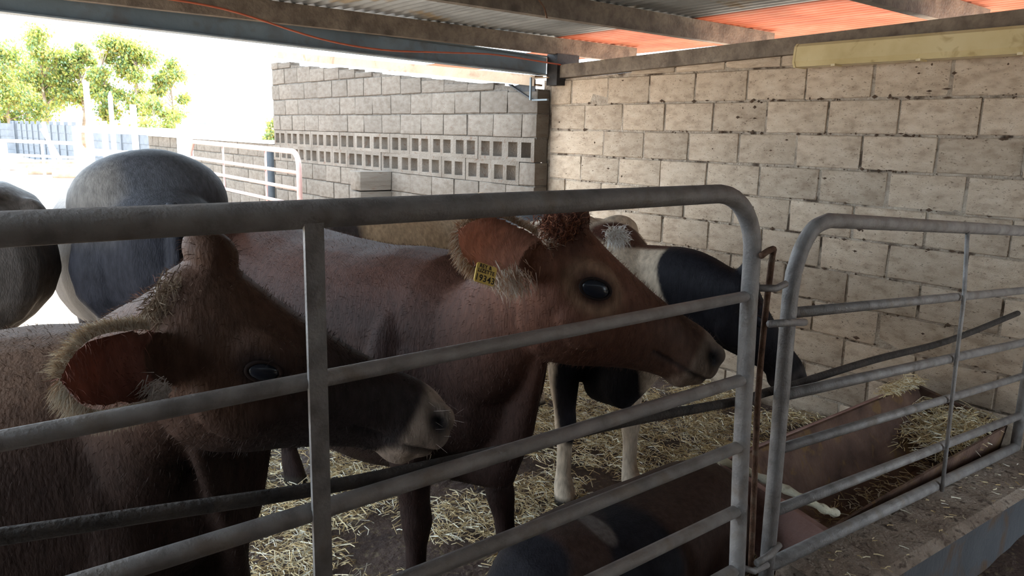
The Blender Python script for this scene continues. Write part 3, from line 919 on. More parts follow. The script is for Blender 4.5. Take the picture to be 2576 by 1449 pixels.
    if tail and not lying:
        tp = smooth_path([L(-.96, 0, 1.22), L(-1.02, 0, 1.12), L(-1.03, .01, .9), L(-1.01, .02, .66), L(-1.0, .03, .45), L(-.99, .03, .30)], 4)
        mb.tube(tp, [(.034 - .012 * min(1, i / 14) + (.016 if i > 15 else 0)) * s for i in range(len(tp))], 8)
    # head frame
    hs = head_scale or s
    Fv = (muzzle - poll).normalized()
    Lh = (muzzle - poll).length
    hs = Lh / .568
    up = Vector((0, 0, 1)); up = (up - Fv * up.dot(Fv)).normalized()
    S_ = Fv.cross(up).normalized()
    up = Matrix.Rotation(roll, 3, Fv) @ up; S_ = Matrix.Rotation(roll, 3, Fv) @ S_

    def HD(x_, y_, z_):
        return poll + (Fv * x_ + S_ * y_ + up * z_) * hs
    n = 24
    vs = []; fs = []
    for x_, zt, zb, hw, p in HEAD:
        zb = zt + (zb - zt) * deep
        zc = zt + (zb - zt) * .42
        for k in range(n):
            a = 2 * math.pi * k / n
            c, sn = math.cos(a), math.sin(a)
            c2 = math.copysign(abs(c) ** p, c); s2 = math.copysign(abs(sn) ** p, sn)
            z_ = zc + s2 * ((zt - zc) if sn > 0 else (zc - zb))
            wf = 1.0 - (.42 * (abs(s2) ** 1.5) if sn < 0 else 0.10 * abs(s2))
            vs.append(HD(x_, c2 * hw * wf, z_))
    m_ = len(HEAD)
    for i in range(m_ - 1):
        for k in range(n):
            fs.append((i * n + k, i * n + (k + 1) % n, (i + 1) * n + (k + 1) % n, (i + 1) * n + k))
    fs.append(tuple(range(n))[::-1]); fs.append(tuple(range((m_ - 1) * n, m_ * n)))
    mb.add(vs, fs)
    AX = (Fv, S_, up)
    blob(mb, HD(-.012, 0, .010), .052 * hs, .060 * hs, .040 * hs, AX)            # poll
    for sd in (-1, 1):
        blob(mb, HD(eye_at[0] - .005, sd * .102, eye_at[1] + .02), .062 * hs, .021 * hs, .046 * hs, AX)  # brow
        blob(mb, HD(.15, sd * .088, -.175), .085 * hs, .028 * hs, .075 * hs, AX)  # cheek
        blob(mb, HD(.515, sd * .046, -.055), .036 * hs, .032 * hs, .036 * hs, AX)  # nostril rim
        blob(mb, HD(.47, sd * .040, -.115), .05 * hs, .034 * hs, .038 * hs, AX)  # lip
    blob(mb, HD(.485, 0, -.155), .045 * hs, .042 * hs, .026 * hs, AX)            # chin
    # neck
    a0 = L(.40, 0, .98 - drop); a1 = HD(.03, 0, -.115)
    nm_ = Vector(neck_mid) if neck_mid else (a0 + a1) / 2 + Vector((0, 0, -.02))
    nr = neck_r
    path = smooth_path([a0, nm_, a1], 4)
    nsec = len(path)
    secs = []
    for i, p in enumerate(path):
        t = i / (nsec - 1)
        secs.append((p, (.165 * (1 - t) + .082 * t) * s * nr, (.22 * (1 - t) + .105 * t) * s * nr, (.27 * (1 - t) + .125 * t) * s * nr, .92))
    ring_loft(mb, secs, 22)
    if not lying and dewlap:
        th0 = HD(.10, 0, -.24)
        ring_loft(mb, [(th0, .03 * s, .06 * s, .05 * s), ((th0 * .6 + L(.66, 0, .74) * .4), .035 * s, .16 * s, .08 * s), ((th0 * .25 + L(.66, 0, .70) * .75), .05 * s, .18 * s, .10 * s), (L(.60, 0, .62), .075 * s, .16 * s, .12 * s), (L(.42, 0, .56), .09 * s, .1 * s, .08 * s)], 16)
    # ears
    if ears is None:
        ears = [dict(base=HD(.035, sd * .085, -.045), tip=HD(-.03, sd * .27, -.075), open=tuple(Fv * .55 - up * .3 + Vector(side_toward) * .4), width=.115 * hs) for sd in (-1, 1)]
    for e in ears:
        e['base'] = HD(*e['hb']) if 'hb' in e else Vector(e['base'])
        ear_shell(mb, e['base'], e['tip'], e['open'], e['width'], e.get('cup', .035), max(.010, voxel * 1.35))
        blob(mb, Vector(e['base']) - Vector(e['open']).normalized() * .03, .045 * hs, .045 * hs, .045 * hs)
    # one continuous skin
    me = bpy.data.meshes.new(name)
    me.from_pydata([tuple(v - base) for v in map(Vector, mb.v)], [], mb.f)
    me.update()
    tmp = bpy.data.objects.new('tmp', me); COL.objects.link(tmp)
    md = tmp.modifiers.new('r', 'REMESH'); md.mode = 'VOXEL'; md.voxel_size = voxel; md.use_smooth_shade = True
    ms = tmp.modifiers.new('s', 'SMOOTH'); ms.factor = .5; ms.iterations = max(4, int(.075 / voxel))
    dg = bpy.context.evaluated_depsgraph_get()
    body = bpy.data.meshes.new_from_object(tmp.evaluated_get(dg))
    bpy.data.objects.remove(tmp)
    nv_ = len(body.vertices)
    co = np.empty(nv_ * 3, dtype=np.float32); body.vertices.foreach_get('co', co); co = co.reshape(-1, 3).astype(np.float64)
    no = np.empty(nv_ * 3, dtype=np.float32); body.vertices.foreach_get('normal', no); no = no.reshape(-1, 3).astype(np.float64)
    wco = co + np.array(base)
    rel = (wco - np.array(poll)) / hs
    hl = np.stack([rel @ np.array(Fv), rel @ np.array(S_), rel @ np.array(up)], 1)
    near = (hl[:, 0] > -.06) & (hl[:, 0] < .62) & (np.abs(hl[:, 1]) < .14) & (hl[:, 2] > -.32) & (hl[:, 2] < .05)
    nearS = sst(hl[:, 0], -.10, .03) * sst(.15 - np.abs(hl[:, 1]), 0, .03) * sst(hl[:, 2] + .36, 0, .10) * (hl[:, 2] < .08) * (hl[:, 0] < .65)
    pd = np.linalg.norm(wco - np.array(poll), axis=1)
    # nostrils, mouth line, eye sockets and gentle muscle relief
    dsp = np.zeros(nv_)
    for sd in (-1, 1):
        q = hl - np.array([.512, sd * .066, -.058])
        q = q @ np.array([[.85, 0, .5], [0, 1, 0], [-.5, 0, .85]])
        dsp -= near * .026 * np.exp(-((q[:, 0] / .026) ** 2 + (q[:, 1] / .04) ** 2 + (q[:, 2] / .017) ** 2))
        q = hl - np.array([eye_at[0], sd * .122, eye_at[1]])
        dsp -= near * .010 * np.exp(-((q[:, 0] / .032) ** 2 + (q[:, 1] / .04) ** 2 + (q[:, 2] / .020) ** 2))
    mouth = np.exp(-(((hl[:, 2] + .122 + .12 * (.5 - hl[:, 0])) / .006) ** 2)) * (hl[:, 0] > .36) * near
    dsp -= .007 * mouth
    nzv = np.array([noise.noise(Vector(p) * 7.0) for p in (co * np.array([1, 1, .6]))])
    nz2 = np.array([noise.noise(Vector(p) * 2.3 + Vector((seed * 3.1, 0, 0))) for p in co])
    dsp += np.where(near, .0015, .004) * nzv * (1 - .0 * nz2)
    co2 = co + no * (dsp * hs)[:, None]
    body.vertices.foreach_set('co', co2.astype(np.float32).ravel()); body.update()
    # coat
    rb = wco - np.array(base)
    bl = np.stack([rb[:, 0] * fx + rb[:, 1] * fy, -rb[:, 0] * fy + rb[:, 1] * fx, rb[:, 2]], 1) / s
    earm = np.zeros(nv_); earin = np.zeros(nv_); eart = np.zeros(nv_)
    for e in ears:
        b_ = np.array(e['base']); l_ = np.array(e['tip']) - b_; ll = np.linalg.norm(l_); l_ = l_ / ll
        d_ = wco - b_; u = d_ @ l_
        perp = np.linalg.norm(d_ - np.outer(u, l_), axis=1)
        ins = (u > e.get('bury', .2) * ll) & (u < 1.15 * ll) & (perp < e['width'] * .66) & ~(near & (np.abs(hl[:, 1]) < .10))
        on_ = Vector(e['open']).normalized()
        earm = np.maximum(earm, ins * 1.0)
        earin = np.maximum(earin, ins * np.clip((no @ np.array(on_) - .05) * 3, 0, 1) * np.clip(1.15 - (perp / (e['width'] * .5)) ** 3, 0, 1))
        eart = np.maximum(eart, ins * np.clip(u / ll, 0, 1))
    col = paint(dict(eye_at=eye_at, hl=hl, near=near, nearS=nearS, pd=pd, bl=bl, w=wco, n=no, ear=earm, earin=earin, eart=eart, nz=nzv, nz2=nz2))
    # dark skin: nostrils, lids, hooves
    hoof = np.clip((.06 - bl[:, 2]) / .012, 0, 1) * (0 if lying else 1)
    col = col * (1 - hoof[:, None]) + np.array([.035, .028, .022]) * hoof[:, None]
    ca = body.color_attributes.new('coat', 'FLOAT_COLOR', 'POINT')
    arr = np.ones((nv_, 4), dtype=np.float32); arr[:, :3] = np.clip(col, .002, 1); arr[:, 3] = earm * np.clip(eart * 1.6 - .1, 0, 1)
    ca.data.foreach_set('color', arr.ravel())
    body.materials.clear(); body.materials.append(M['coat'])
    body.polygons.foreach_set('use_smooth', [True] * len(body.polygons))
    body.name = name
    ob = bpy.data.objects.new(name, body); link(ob); ob.location = base
    tag(ob, label, 'cow', group)
    # eyes
    for sd in (-1, 1):
        c = HD(eye_at[0], sd * .112, eye_at[1])
        e_ = MB()
        ax1 = (Fv * .95 + up * .31).normalized(); ax2 = (up * .95 - Fv * .31).normalized()
        es = hs * eye
        blob(e_, c, .040 * es, .0175 * es, .0245 * es, (ax1, S_, ax2), 16)
        eo = e_.build('eye', M['eye'], ob, True)
        l_ = MB()
        ringp = []
        for k in range(25):
            a = 2 * math.pi * k / 24
            ringp.append(c + S_ * (sd * .006 * es) + ax1 * (math.cos(a) * .0395 * es) + ax2 * (math.sin(a) * (.0245 if math.sin(a) > 0 else .022) * es))
        l_.tube(ringp, .0038 * hs, 8)
        l_.build('eyelid', M['lid'], ob, True)
    info = dict(ob=ob, HD=HD, F=Fv, S=S_, up=up, hs=hs, co=co2, no=no, col=arr, base=base, hl=hl, near=near, bl=bl, ears=ears, earm=earm, eart=eart, L=L)
    if fur:
        add_fur(info, fur, fur_len, seed, Vector((fx, fy, 0)))
    return info


def add_fur(I, count, length, seed, fwd):
    """short hair standing a little off the hide"""
    rg = np.random.default_rng(seed)
    co, no = I['co'], I['no']
    # keep what the open gate side could ever show
    wgt = np.where(I['bl'][:, 2] > .35, 1.0, .15) * np.where(I['near'], 1.6, 1.0) * np.where(I['earm'] > 0, 3.0, 1.0)
    wgt = wgt * np.where((I['hl'][:, 0] > .44) & I['near'], .25, 1.0)
    idx = rg.choice(len(co), count, p=wgt / wgt.sum())
    n = no[idx]; p = co[idx] + np.cross(n, rg.normal(size=(count, 3))) * .004
    flow = np.where(I['near'][idx][:, None], np.array(-I['F']) * .3 - np.array(I['up']) * .5, np.array(-fwd) * .6 + np.array([0, 0, -.8]))
    flow = flow - n * (flow * n).sum(1)[:, None]
    flow += rg.normal(size=(count, 3)) * .28
    ln = length * rg.uniform(.5, 1.3, count) * np.where(I['earm'][idx] > 0, 1.5, 1.0)
    d = n * .55 + flow * .7
    d /= np.linalg.norm(d, axis=1)[:, None]
    tip = p + d * ln[:, None] + np.array([0, 0, -.1]) * (ln[:, None])
    mid = p + (d * .55 + n * .12) * ln[:, None]
    sd = np.cross(d, rg.normal(size=(count, 3))); sd /= np.linalg.norm(sd, axis=1)[:, None] + 1e-9
    wd = .00055
    vs = np.empty((count, 5, 3)); vs[:, 0] = p - sd * wd; vs[:, 1] = p + sd * wd; vs[:, 2] = mid - sd * wd * .7; vs[:, 3] = mid + sd * wd * .7; vs[:, 4] = tip
    b = np.arange(count)[:, None] * 5
    quads = (b + np.array([0, 1, 3, 2])); tris = (b + np.array([2, 3, 4]))
    me = bpy.data.meshes.new('hair')
    me.from_pydata(vs.reshape(-1, 3).tolist(), [], quads.tolist() + tris.tolist())
    ca = me.color_attributes.new('tint', 'FLOAT_COLOR', 'POINT')
    c = np.repeat(I['col'][idx][:, None, :], 5, 1).copy(); c[:, :, :3] = np.clip(c[:, :, :3] * rg.uniform(1.0, 1.5, (count, 1, 1)) + .003, 0, 1); c[:, :, 3] = 1
    ca.data.foreach_set('color', c.astype(np.float32).ravel())
    me.materials.append(M['hair'])
    o = bpy.data.objects.new('hair', me); link(o); o.parent = I['ob']; o['kind'] = 'stuff'


def hair_part(I, name, items):
    b = I['base']
    o = strands(name, items, M['hair'], I['ob'], (b.x, b.y, b.z))
    o.location = (0, 0, 0); o['kind'] = 'stuff'
    return o


def ear_fringe(I, e, count, length, cols, seed, lo=-1.0, hi=1.0):
    rr_ = random.Random(seed)
    base_, tip_ = Vector(e['base']), Vector(e['tip']); l = tip_ - base_
    n_ = Vector(e['open']); n_ = (n_ - l.normalized() * n_.dot(l.normalized())).normalized(); w_ = n_.cross(l).normalized()
    out = []
    for _ in range(count):
        a = rr_.uniform(lo, hi) * .86                # along the rim: -1 lower base .. 0 tip .. 1 upper base
        u = 1 - abs(a) * .85
        W_ = e['width'] / 2 * (math.cos(math.pi / 2 * (max(0, u - .5) / .5) ** 1.7) ** .8 if u > .5 else (.36 + .64 * math.sin(math.pi * min(1, u / .9) ** .9) ** .8))
        sgn = -1 if a < 0 else 1
        p = base_ + l * u * .99 + w_ * (W_ * sgn * .97) - n_ * rr_.uniform(0, .008)
        d = (w_ * sgn * (1.0 if u < .85 else .5) + l.normalized() * (.35 + u * .5) + n_ * rr_.uniform(-.2, .35) + Vector((rr_.gauss(0, .22), rr_.gauss(0, .22), rr_.gauss(0, .22) - .1))).normalized()
        ln = length * rr_.uniform(.45, 1.15)
        q = p + d * ln * .55; t = p + d * ln + Vector((0, 0, -.2 * ln))
        c = rr_.choice(cols); k = rr_.uniform(.8, 1.15)
        out.append(([tuple(p), tuple(q), tuple(t)], [.0008, .0006, .0001], (c[0] * k, c[1] * k, c[2] * k)))
    return out


def lerp(a, b, t):
    return np.asarray(a) * (1 - t[:, None]) + np.asarray(b) * t[:, None]


def sst(x, a, b):
    t = np.clip((x - a) / (b - a), 0, 1)
    return t * t * (3 - 2 * t)


def face_marks(D, col, muzzle_c, dark=(.02, .017, .018), ring=None, inner=(.30, .12, .09)):
    hl, near = D['hl'], D['near'] * 1.0
    mz = sst(hl[:, 0] + .02 * D['nz'] + .10 * np.clip(-hl[:, 2] - .09, 0, .1), .455, .485) * near
    col = lerp_arr(col, muzzle_c, mz)
    for sd in (-1, 1):
        q = hl - np.array([.512, sd * .066, -.058]); q = q @ np.array([[.85, 0, .5], [0, 1, 0], [-.5, 0, .85]])
        t = np.exp(-((q[:, 0] / .032) ** 2 + (q[:, 1] / .045) ** 2 + (q[:, 2] / .021) ** 2)) * near
        col = lerp_arr(col, dark, np.clip(t * 1.6, 0, 1))
        q = hl - np.array([D['eye_at'][0], sd * .117, D['eye_at'][1]])
        dd = np.sqrt((q[:, 0] / .045) ** 2 + (q[:, 1] / .06) ** 2 + (q[:, 2] / .032) ** 2)
        if ring is not None:
            col = lerp_arr(col, ring, np.exp(-((dd - 1.5) / .45) ** 2) * near * .8)
        col = lerp_arr(col, dark, np.clip(1.5 - dd * 1.1, 0, 1) * near)
    mouth = np.exp(-(((hl[:, 2] + .122 + .12 * (.5 - hl[:, 0])) / .006) ** 2)) * (hl[:, 0] > .36) * near
    col = lerp_arr(col, dark, mouth * .8)
    col = lerp_arr(col, inner, D['earin'])
    return col


def lerp_arr(col, c, t):
    return col * (1 - t[:, None]) + np.asarray(c)[None, :] * t[:, None]


def patch(D, c, r3, soft=.12, key='w', wob=.35):
    q = (D[key] - np.array(c)) / np.array(r3)
    d = np.sqrt((q ** 2).sum(1)) + wob * D['nz2'] * .6 + wob * .25 * D['nz']
    return np.clip((1 - d) / soft, 0, 1)


# A: dark brown cow, head close behind the gate
def paintA(D):
    n_ = len(D['hl'])
    col = np.tile([.026, .016, .013], (n_, 1))
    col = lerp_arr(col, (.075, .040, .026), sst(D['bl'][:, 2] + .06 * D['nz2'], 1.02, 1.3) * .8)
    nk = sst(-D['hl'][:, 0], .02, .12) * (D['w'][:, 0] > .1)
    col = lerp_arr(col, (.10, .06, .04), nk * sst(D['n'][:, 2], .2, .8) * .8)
    face = D['near'] * sst(D['hl'][:, 0], .1, .3)
    col = lerp_arr(col, (.022, .019, .020), face * .85)
    col = lerp_arr(col, (.11, .055, .035), D['ear'] * (1 - D['earin']))
    return face_marks(D, col, (.27, .215, .175), inner=(.20, .085, .065))


A_EARB = onY(452, 905, 1.40)
A_TIP = onY(150, 955, 1.305)
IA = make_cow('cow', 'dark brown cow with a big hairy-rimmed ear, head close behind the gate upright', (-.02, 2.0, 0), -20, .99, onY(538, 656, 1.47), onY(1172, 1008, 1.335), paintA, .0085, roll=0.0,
              ears=[dict(base=A_EARB, tip=A_TIP, open=(.05, -1, .10), width=.132, cup=.028, bury=.2), dict(hb=(.03, -.085, -.045), tip=onY(398, 735, 1.66), open=(.7, .3, .2), width=.085)],
              eye=.72, eye_at=(.15, -.11), deep=1.08, neck_mid=(.36, 1.70, 1.15), fur=26000, fur_len=.012, seed=2, neck_r=1.0)
e0 = IA['ears'][0]
hair_part(IA, 'ear_hair', ear_fringe(IA, e0, 2600, .034, [(.55, .47, .36), (.66, .58, .46), (.42, .30, .20)], 5))
r = random.Random(31)
items = []
for _ in range(800):                               # ruffled mane behind the poll
    t = r.random()
    p = Vector(onY(452 - 62 * t + r.gauss(0, 16), 705 + 85 * t + r.gauss(0, 14), 1.44 + r.gauss(0, .012)))
    d = Vector((-.25 + r.gauss(0, .3), -.45 + r.gauss(0, .3), -.55 + r.gauss(0, .35))).normalized()
    l_ = r.uniform(.02, .045)
    c = r.choice([(.22, .16, .11), (.28, .215, .155), (.14, .09, .06)])
    items.append(([tuple(p), tuple(p + d * l_ * .5 + Vector((r.gauss(0, .004), 0, r.gauss(0, .004)))), tuple(p + d * l_ + Vector((r.gauss(0, .008), 0, r.gauss(0, .008))))], [.0009, .0008, .0002], c))
for _ in range(260):                                # pale tuft in the root of the ear
    p = Vector(onY(402 + r.gauss(0, 16), 978 + r.gauss(0, 13), 1.355 + r.gauss(0, .008)))
    d = Vector((-.5 + r.gauss(0, .3), -.6, -.3 + r.gauss(0, .4))).normalized(); l_ = r.uniform(.015, .035)
    items.append(([tuple(p), tuple(p + d * l_ * .5), tuple(p + d * l_)], [.0008, .0006, .0001], r.choice([(.5, .46, .42), (.38, .33, .29)])))
hair_part(IA, 'mane', items)
items = []
for _ in range(26):                                 # whiskers and chaff on the muzzle
    p = IA['HD'](r.uniform(.47, .54), r.uniform(.02, .055), r.uniform(-.11, -.02))
    d = (IA['F'] * r.uniform(.1, .9) + IA['up'] * r.uniform(-.3, .9) + IA['S'] * r.uniform(.2, .9)).normalized()
    l_ = r.choice([.022, .026, .032, .05])
    items.append(([tuple(p - d * .004), tuple(p + d * l_ * .5), tuple(p + d * l_)], [.0003, .00025, .00008], (.45, .4, .36)))
hair_part(IA, 'whiskers', items)


# B: red-brown cow with the yellow ear tag
def paintB(D):
    n_ = len(D['hl'])
    col = np.tile([.023, .013, .011], (n_, 1))
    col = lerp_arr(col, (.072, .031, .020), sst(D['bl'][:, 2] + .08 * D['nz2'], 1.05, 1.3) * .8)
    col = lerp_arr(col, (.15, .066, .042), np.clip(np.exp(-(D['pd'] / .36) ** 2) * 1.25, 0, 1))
    face = D['near'] * sst(D['hl'][:, 0], .26, .45)
    col = lerp_arr(col, (.085, .048, .034), face * .8)
    hl = D['hl']
    dark = D['near'] * sst(-hl[:, 0] + .05 * D['nz'], -.10, .02) * sst(hl[:, 2], -.12, -.02)
    col = lerp_arr(col, (.030, .016, .013), dark * .7)
    col = lerp_arr(col, (.20, .105, .065), D['ear'] * (1 - D['earin']))
    return face_marks(D, col, (.17, .125, .095), ring=(.24, .145, .09), inner=(.60, .33, .25))


B_EARB = onY(1372, 676, 1.485)
B_TIP = onY(1152, 578, 1.425)
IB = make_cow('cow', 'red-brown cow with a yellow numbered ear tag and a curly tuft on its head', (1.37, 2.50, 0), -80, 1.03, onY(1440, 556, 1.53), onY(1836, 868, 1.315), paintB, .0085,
              ears=[dict(base=B_EARB, tip=B_TIP, open=(-.05, -1, -.25), width=.145, cup=.034), dict(hb=(.03, -.085, -.045), tip=onY(1462, 512, 1.80), open=(.3, .3, -.3), width=.10)],
              neck_mid=(1.40, 1.82, 1.10), fur=26000, fur_len=.012, seed=3, neck_r=1.05, eye_at=(.105, -.105), deep=1.12, belly=.08, stance=dict(fr=(-.02, 0), fl=(.10, .06)))
e0 = IB['ears'][0]
hair_part(IB, 'ear_hair', ear_fringe(IB, e0, 2200, .030, [(.50, .36, .24), (.62, .50, .38), (.34, .18, .10)], 6))
items = []
for _ in range(900):                                # curly poll tuft
    p = Vector(onY(1408 + r.gauss(0, 24), 585 + r.gauss(0, 16), 1.49 + r.gauss(0, .02)))
    ph = r.uniform(0, 6.28); l_ = r.uniform(.035, .075); d = Vector((-.25 + r.gauss(0, .3), -.3 + r.gauss(0, .3), .75 + r.gauss(0, .3))).normalized()
    a = d.orthogonal().normalized(); b = d.cross(a)
    pts_ = [p + d * l_ * (k / 7) * (1 - .35 * k / 7) + (a * math.cos(ph + k * 1.1) + b * math.sin(ph + k * 1.1)) * (.009 * k / 7) for k in range(8)]
    c = r.choice([(.20, .07, .04), (.11, .04, .025), (.28, .12, .07), (.05, .022, .016)])
    items.append(([tuple(q) for q in pts_], [.001] * 7 + [.0003], c))
for _ in range(420):                                # pale hair under the ear and at its root
    p = Vector(onY(1288 + r.gauss(0, 22), 700 + r.gauss(0, 16), 1.43 + r.gauss(0, .012)))
    d = Vector((-.2 + r.gauss(0, .3), -.5 + r.gauss(0, .2), -.7 + r.gauss(0, .3))).normalized(); l_ = r.uniform(.025, .05)
    items.append(([tuple(p), tuple(p + d * l_ * .5), tuple(p + d * l_)], [.0009, .0007, .0001], r.choice([(.5, .38, .28), (.62, .52, .42), (.36, .2, .12)])))
for _ in range(260):                                # pale forelock hair beside the tuft
    p = Vector(onY(1372 + r.gauss(0, 16), 608 + r.gauss(0, 8), 1.50 + r.gauss(0, .01)))
    d = Vector((.3 + r.gauss(0, .4), -.4, .15 + r.gauss(0, .4))).normalized(); l_ = r.uniform(.02, .04)
    items.append(([tuple(p), tuple(p + d * l_ * .5), tuple(p + d * l_)], [.0009, .0007, .0001], r.choice([(.7, .6, .5), (.5, .36, .25), (.34, .18, .1)])))
hair_part(IB, 'poll_tuft', items)

# ear tag with its writing
tc_ = Vector(onY(1222, 690, 1.395)); tl = Vector(onY(1202, 656, 1.395)); trt = Vector(onY(1268, 678, 1.392)); bl_ = Vector(onY(1180, 700, 1.388))
ux = (trt - tl).normalized(); uy = (tl - bl_); uy = (uy - ux * uy.dot(ux)).normalized(); uz = ux.cross(uy)
tw, th_ = .060, .046
tg = MB()
rim = []
for cx_, cy_ in ((tw / 2 - .006, th_ / 2 - .006), (-tw / 2 + .006, th_ / 2 - .006), (-tw / 2 + .006, -th_ / 2 + .006), (tw / 2 - .006, -th_ / 2 + .006)):
    a0 = math.atan2(cy_, cx_); a0 = round((a0 - math.pi / 4) / (math.pi / 2)) * math.pi / 2
    for k in range(5):
        a = a0 + k * math.pi / 8
        rim.append((cx_ + .006 * math.cos(a), cy_ + .006 * math.sin(a)))
nr_ = len(rim)
tg.add([tc_ + ux * a + uy * b for a, b in rim] + [tc_ + ux * a + uy * b - uz * .0025 for a, b in rim], [tuple(range(nr_)), tuple(range(nr_, 2 * nr_))[::-1]] + [(i, nr_ + i, nr_ + (i + 1) % nr_, (i + 1) % nr_) for i in range(nr_)])
tag_o = tg.build('ear_tag', M['tag'], IB['ob'])
tag_o['label'] = 'yellow plastic ear tag with black lettering'
for txt, sz, ox, oy in (('REY &', .0125, -.004, .0125), ('LIZETTE', .0125, 0, .0015), ('19343', .0215, 0, -.0185)):
    cu = bpy.data.curves.new('t', 'FONT'); cu.body = txt; cu.size = sz; cu.align_x = 'CENTER'; cu.extrude = .0003; cu.space_character = 1.12; cu.resolution_u = 3; cu.offset = .00025
    to = bpy.data.objects.new('t', cu); COL.objects.link(to)
    me = bpy.data.meshes.new_from_object(to.evaluated_get(bpy.context.evaluated_depsgraph_get()))
    bpy.data.objects.remove(to)
    me.transform(Matrix(((ux.x, uy.x, uz.x, 0), (ux.y, uy.y, uz.y, 0), (ux.z, uy.z, uz.z, 0), (0, 0, 0, 1))))
    me.transform(Matrix.Translation(tc_ + ux * ox + uy * oy + uz * .0006 - IB['base']))
    me.materials.clear(); me.materials.append(M['ink'])
    o = bpy.data.objects.new('tag_lettering', me); link(o); o.parent = tag_o


# C: white, brown and black cow reaching down into the trough
def paintC(D):
    n_ = len(D['hl'])
    col = np.tile([.50, .40, .30], (n_, 1))
    w = D['w']
    for c, r3 in ((onY(1585, 592, 2.22), (.15, .3, .055)), (onY(1628, 630, 2.18), (.07, .3, .085)), (onY(1672, 712, 2.1), (.022, .3, .07))):
        col = lerp_arr(col, (.075, .032, .022), patch(D, c, r3, .22, wob=.2))
    for c, r3 in ((onY(1815, 740, 2.0), (.22, .30, .26)), (onY(1930, 800, 1.85), (.30, .40, .36)), ((2.36, 2.25, .62), (.20, .24, .36)), ((2.85, 3.3, 1.25), (.5, .42, .5)), ((2.40, 2.0, .30), (.10, .14, .20)), ((2.75, 2.6, .85), (.2, .3, .25))):
        col = lerp_arr(col, (.012, .011, .014), patch(D, c, r3, .10))
    hd_ = np.maximum(D['near'] * 1.0, sst(.37 - D['pd'] + .06 * D['nz2'] + .03 * D['nz'], 0, .02))
    col = lerp_arr(col, (.012, .011, .014), hd_)
    col = lerp_arr(col, (.02, .017, .017), D['ear'])
    return face_marks(D, col, (.05, .042, .04), inner=(.06, .04, .04))


IC = make_cow('cow', 'black, white and brown cow lowering its black head to the feed trough', (2.62, 2.76, 0), -111, 1.02, at(1885, 692, 2.98), at(2050, 952, 3.10), paintC, .012, roll=.25,
              ears=[dict(hb=(.04, .075, -.06), tip=onY(1905, 775, 1.62), open=(.2, -.5, -.6), width=.10), dict(hb=(.04, -.075, -.06), tip=at(1905, 720, 3.12), open=(.5, .2, -.6), width=.09)], neck_mid=(2.53, 1.99, 1.095), fur=9000, fur_len=.012, seed=4, shoulder_lift=.03, neck_r=.97, stance=dict(fl=(.02, .02), fr=(.02, -.02)))
items = []
for _ in range(500):
    p = Vector(onY(1548 + r.gauss(0, 12), 592 + r.gauss(0, 9), 2.03)); a = r.uniform(0, 6.28)
    d = Vector((math.cos(a) * .8, -.35, math.sin(a) * .8)).normalized(); l_ = r.uniform(.02, .05)
    items.append(([tuple(p), tuple(p + d * l_ * .6), tuple(p + d * l_ + Vector((0, 0, -.01)))], [.0013, .001, .0002], r.choice([(.75, .74, .72), (.62, .58, .52), (.42, .34, .27)])))
hair_part(IC, 'shoulder_tuft', items)


# E: tan cow standing crosswise behind
def paintE(D):
    n_ = len(D['hl'])
    col = np.tile([.46, .32, .20], (n_, 1))
    col = lerp_arr(col, (.58, .46, .33), sst(D['nz2'], 0, .5) * .6)
    col = lerp_arr(col, (.045, .035, .032), patch(D, (1.98, 3.9, 1.15), (.14, .6, .5), .35, wob=.1))  # soft-edged shadow band across its side, painted into the coat
    col = lerp_arr(col, (.48, .40, .29), patch(D, (3.0, 3.9, 1.25), (.22, .5, .35), .3))
    return face_marks(D, col, (.10, .08, .07))


IE = make_cow('cow', 'tan cow standing crosswise in front of the vent wall', (2.52, 4.14, 0), 178, .99, (1.70, 4.42, 1.16), (1.58, 4.62, .72), paintE, .014, seed=5)


# F: big dark grey cow seen from behind
def paintF(D):
    n_ = len(D['hl'])
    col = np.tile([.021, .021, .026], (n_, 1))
    col = lerp_arr(col, (.075, .078, .088), sst(D['bl'][:, 2] + .05 * D['nz2'], 1.1, 1.3))  # shade painted in: low rump kept dark, back lightened
    col = lerp_arr(col, (.16, .145, .13), sst(-D['bl'][:, 1] * -1 + .1 * D['nz'] + .1 * D['nz2'], .08, .25) * sst(D['bl'][:, 2], 1.0, 1.25) * .9)  # mottled coat on the left, with the light on the hump painted in
    t = patch(D, np.array(onY(140, 690, 3.0)), (.05, .8, .22), .6, wob=.5)
    col = lerp_arr(col, (.26, .25, .25), t * .8)
    return face_marks(D, col, (.05, .045, .045))


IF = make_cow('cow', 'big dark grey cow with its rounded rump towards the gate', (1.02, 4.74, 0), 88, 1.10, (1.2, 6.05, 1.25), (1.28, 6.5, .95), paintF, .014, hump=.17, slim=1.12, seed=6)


# G: grey-brown cow beyond
def paintG(D):
    n_ = len(D['hl'])
    col = np.tile([.10, .085, .075], (n_, 1))
    col = lerp_arr(col, (.20, .19, .19), sst(D['nz2'] + .4 * D['nz'], .05, .5))
    return face_marks(D, col, (.05, .045, .045))


IG = make_cow('cow', 'grey-brown cow standing out by the yard beyond the dark grey cow', (-.52, 4.25, 0), 178, 1.12, (-1.85, 4.5, 1.35), (-2.25, 4.55, 1.0), paintG, .016, seed=7, tail=False)


# lying calf
def paintK(D):
    n_ = len(D['hl'])
    col = np.tile([.045, .026, .020], (n_, 1))
    col = lerp_arr(col, (.013, .012, .015), patch(D, onY(1545, 1390, 1.62), (.20, .3, .17), .15))
    col = lerp_arr(col, (.013, .012, .015), patch(D, onY(1300, 1420, 1.62), (.16, .3, .14), .2))
    col = lerp_arr(col, (.12, .10, .09), patch(D, onY(1500, 1318, 1.60), (.04, .12, .05), .3))
    return face_marks(D, col, (.06, .05, .045))


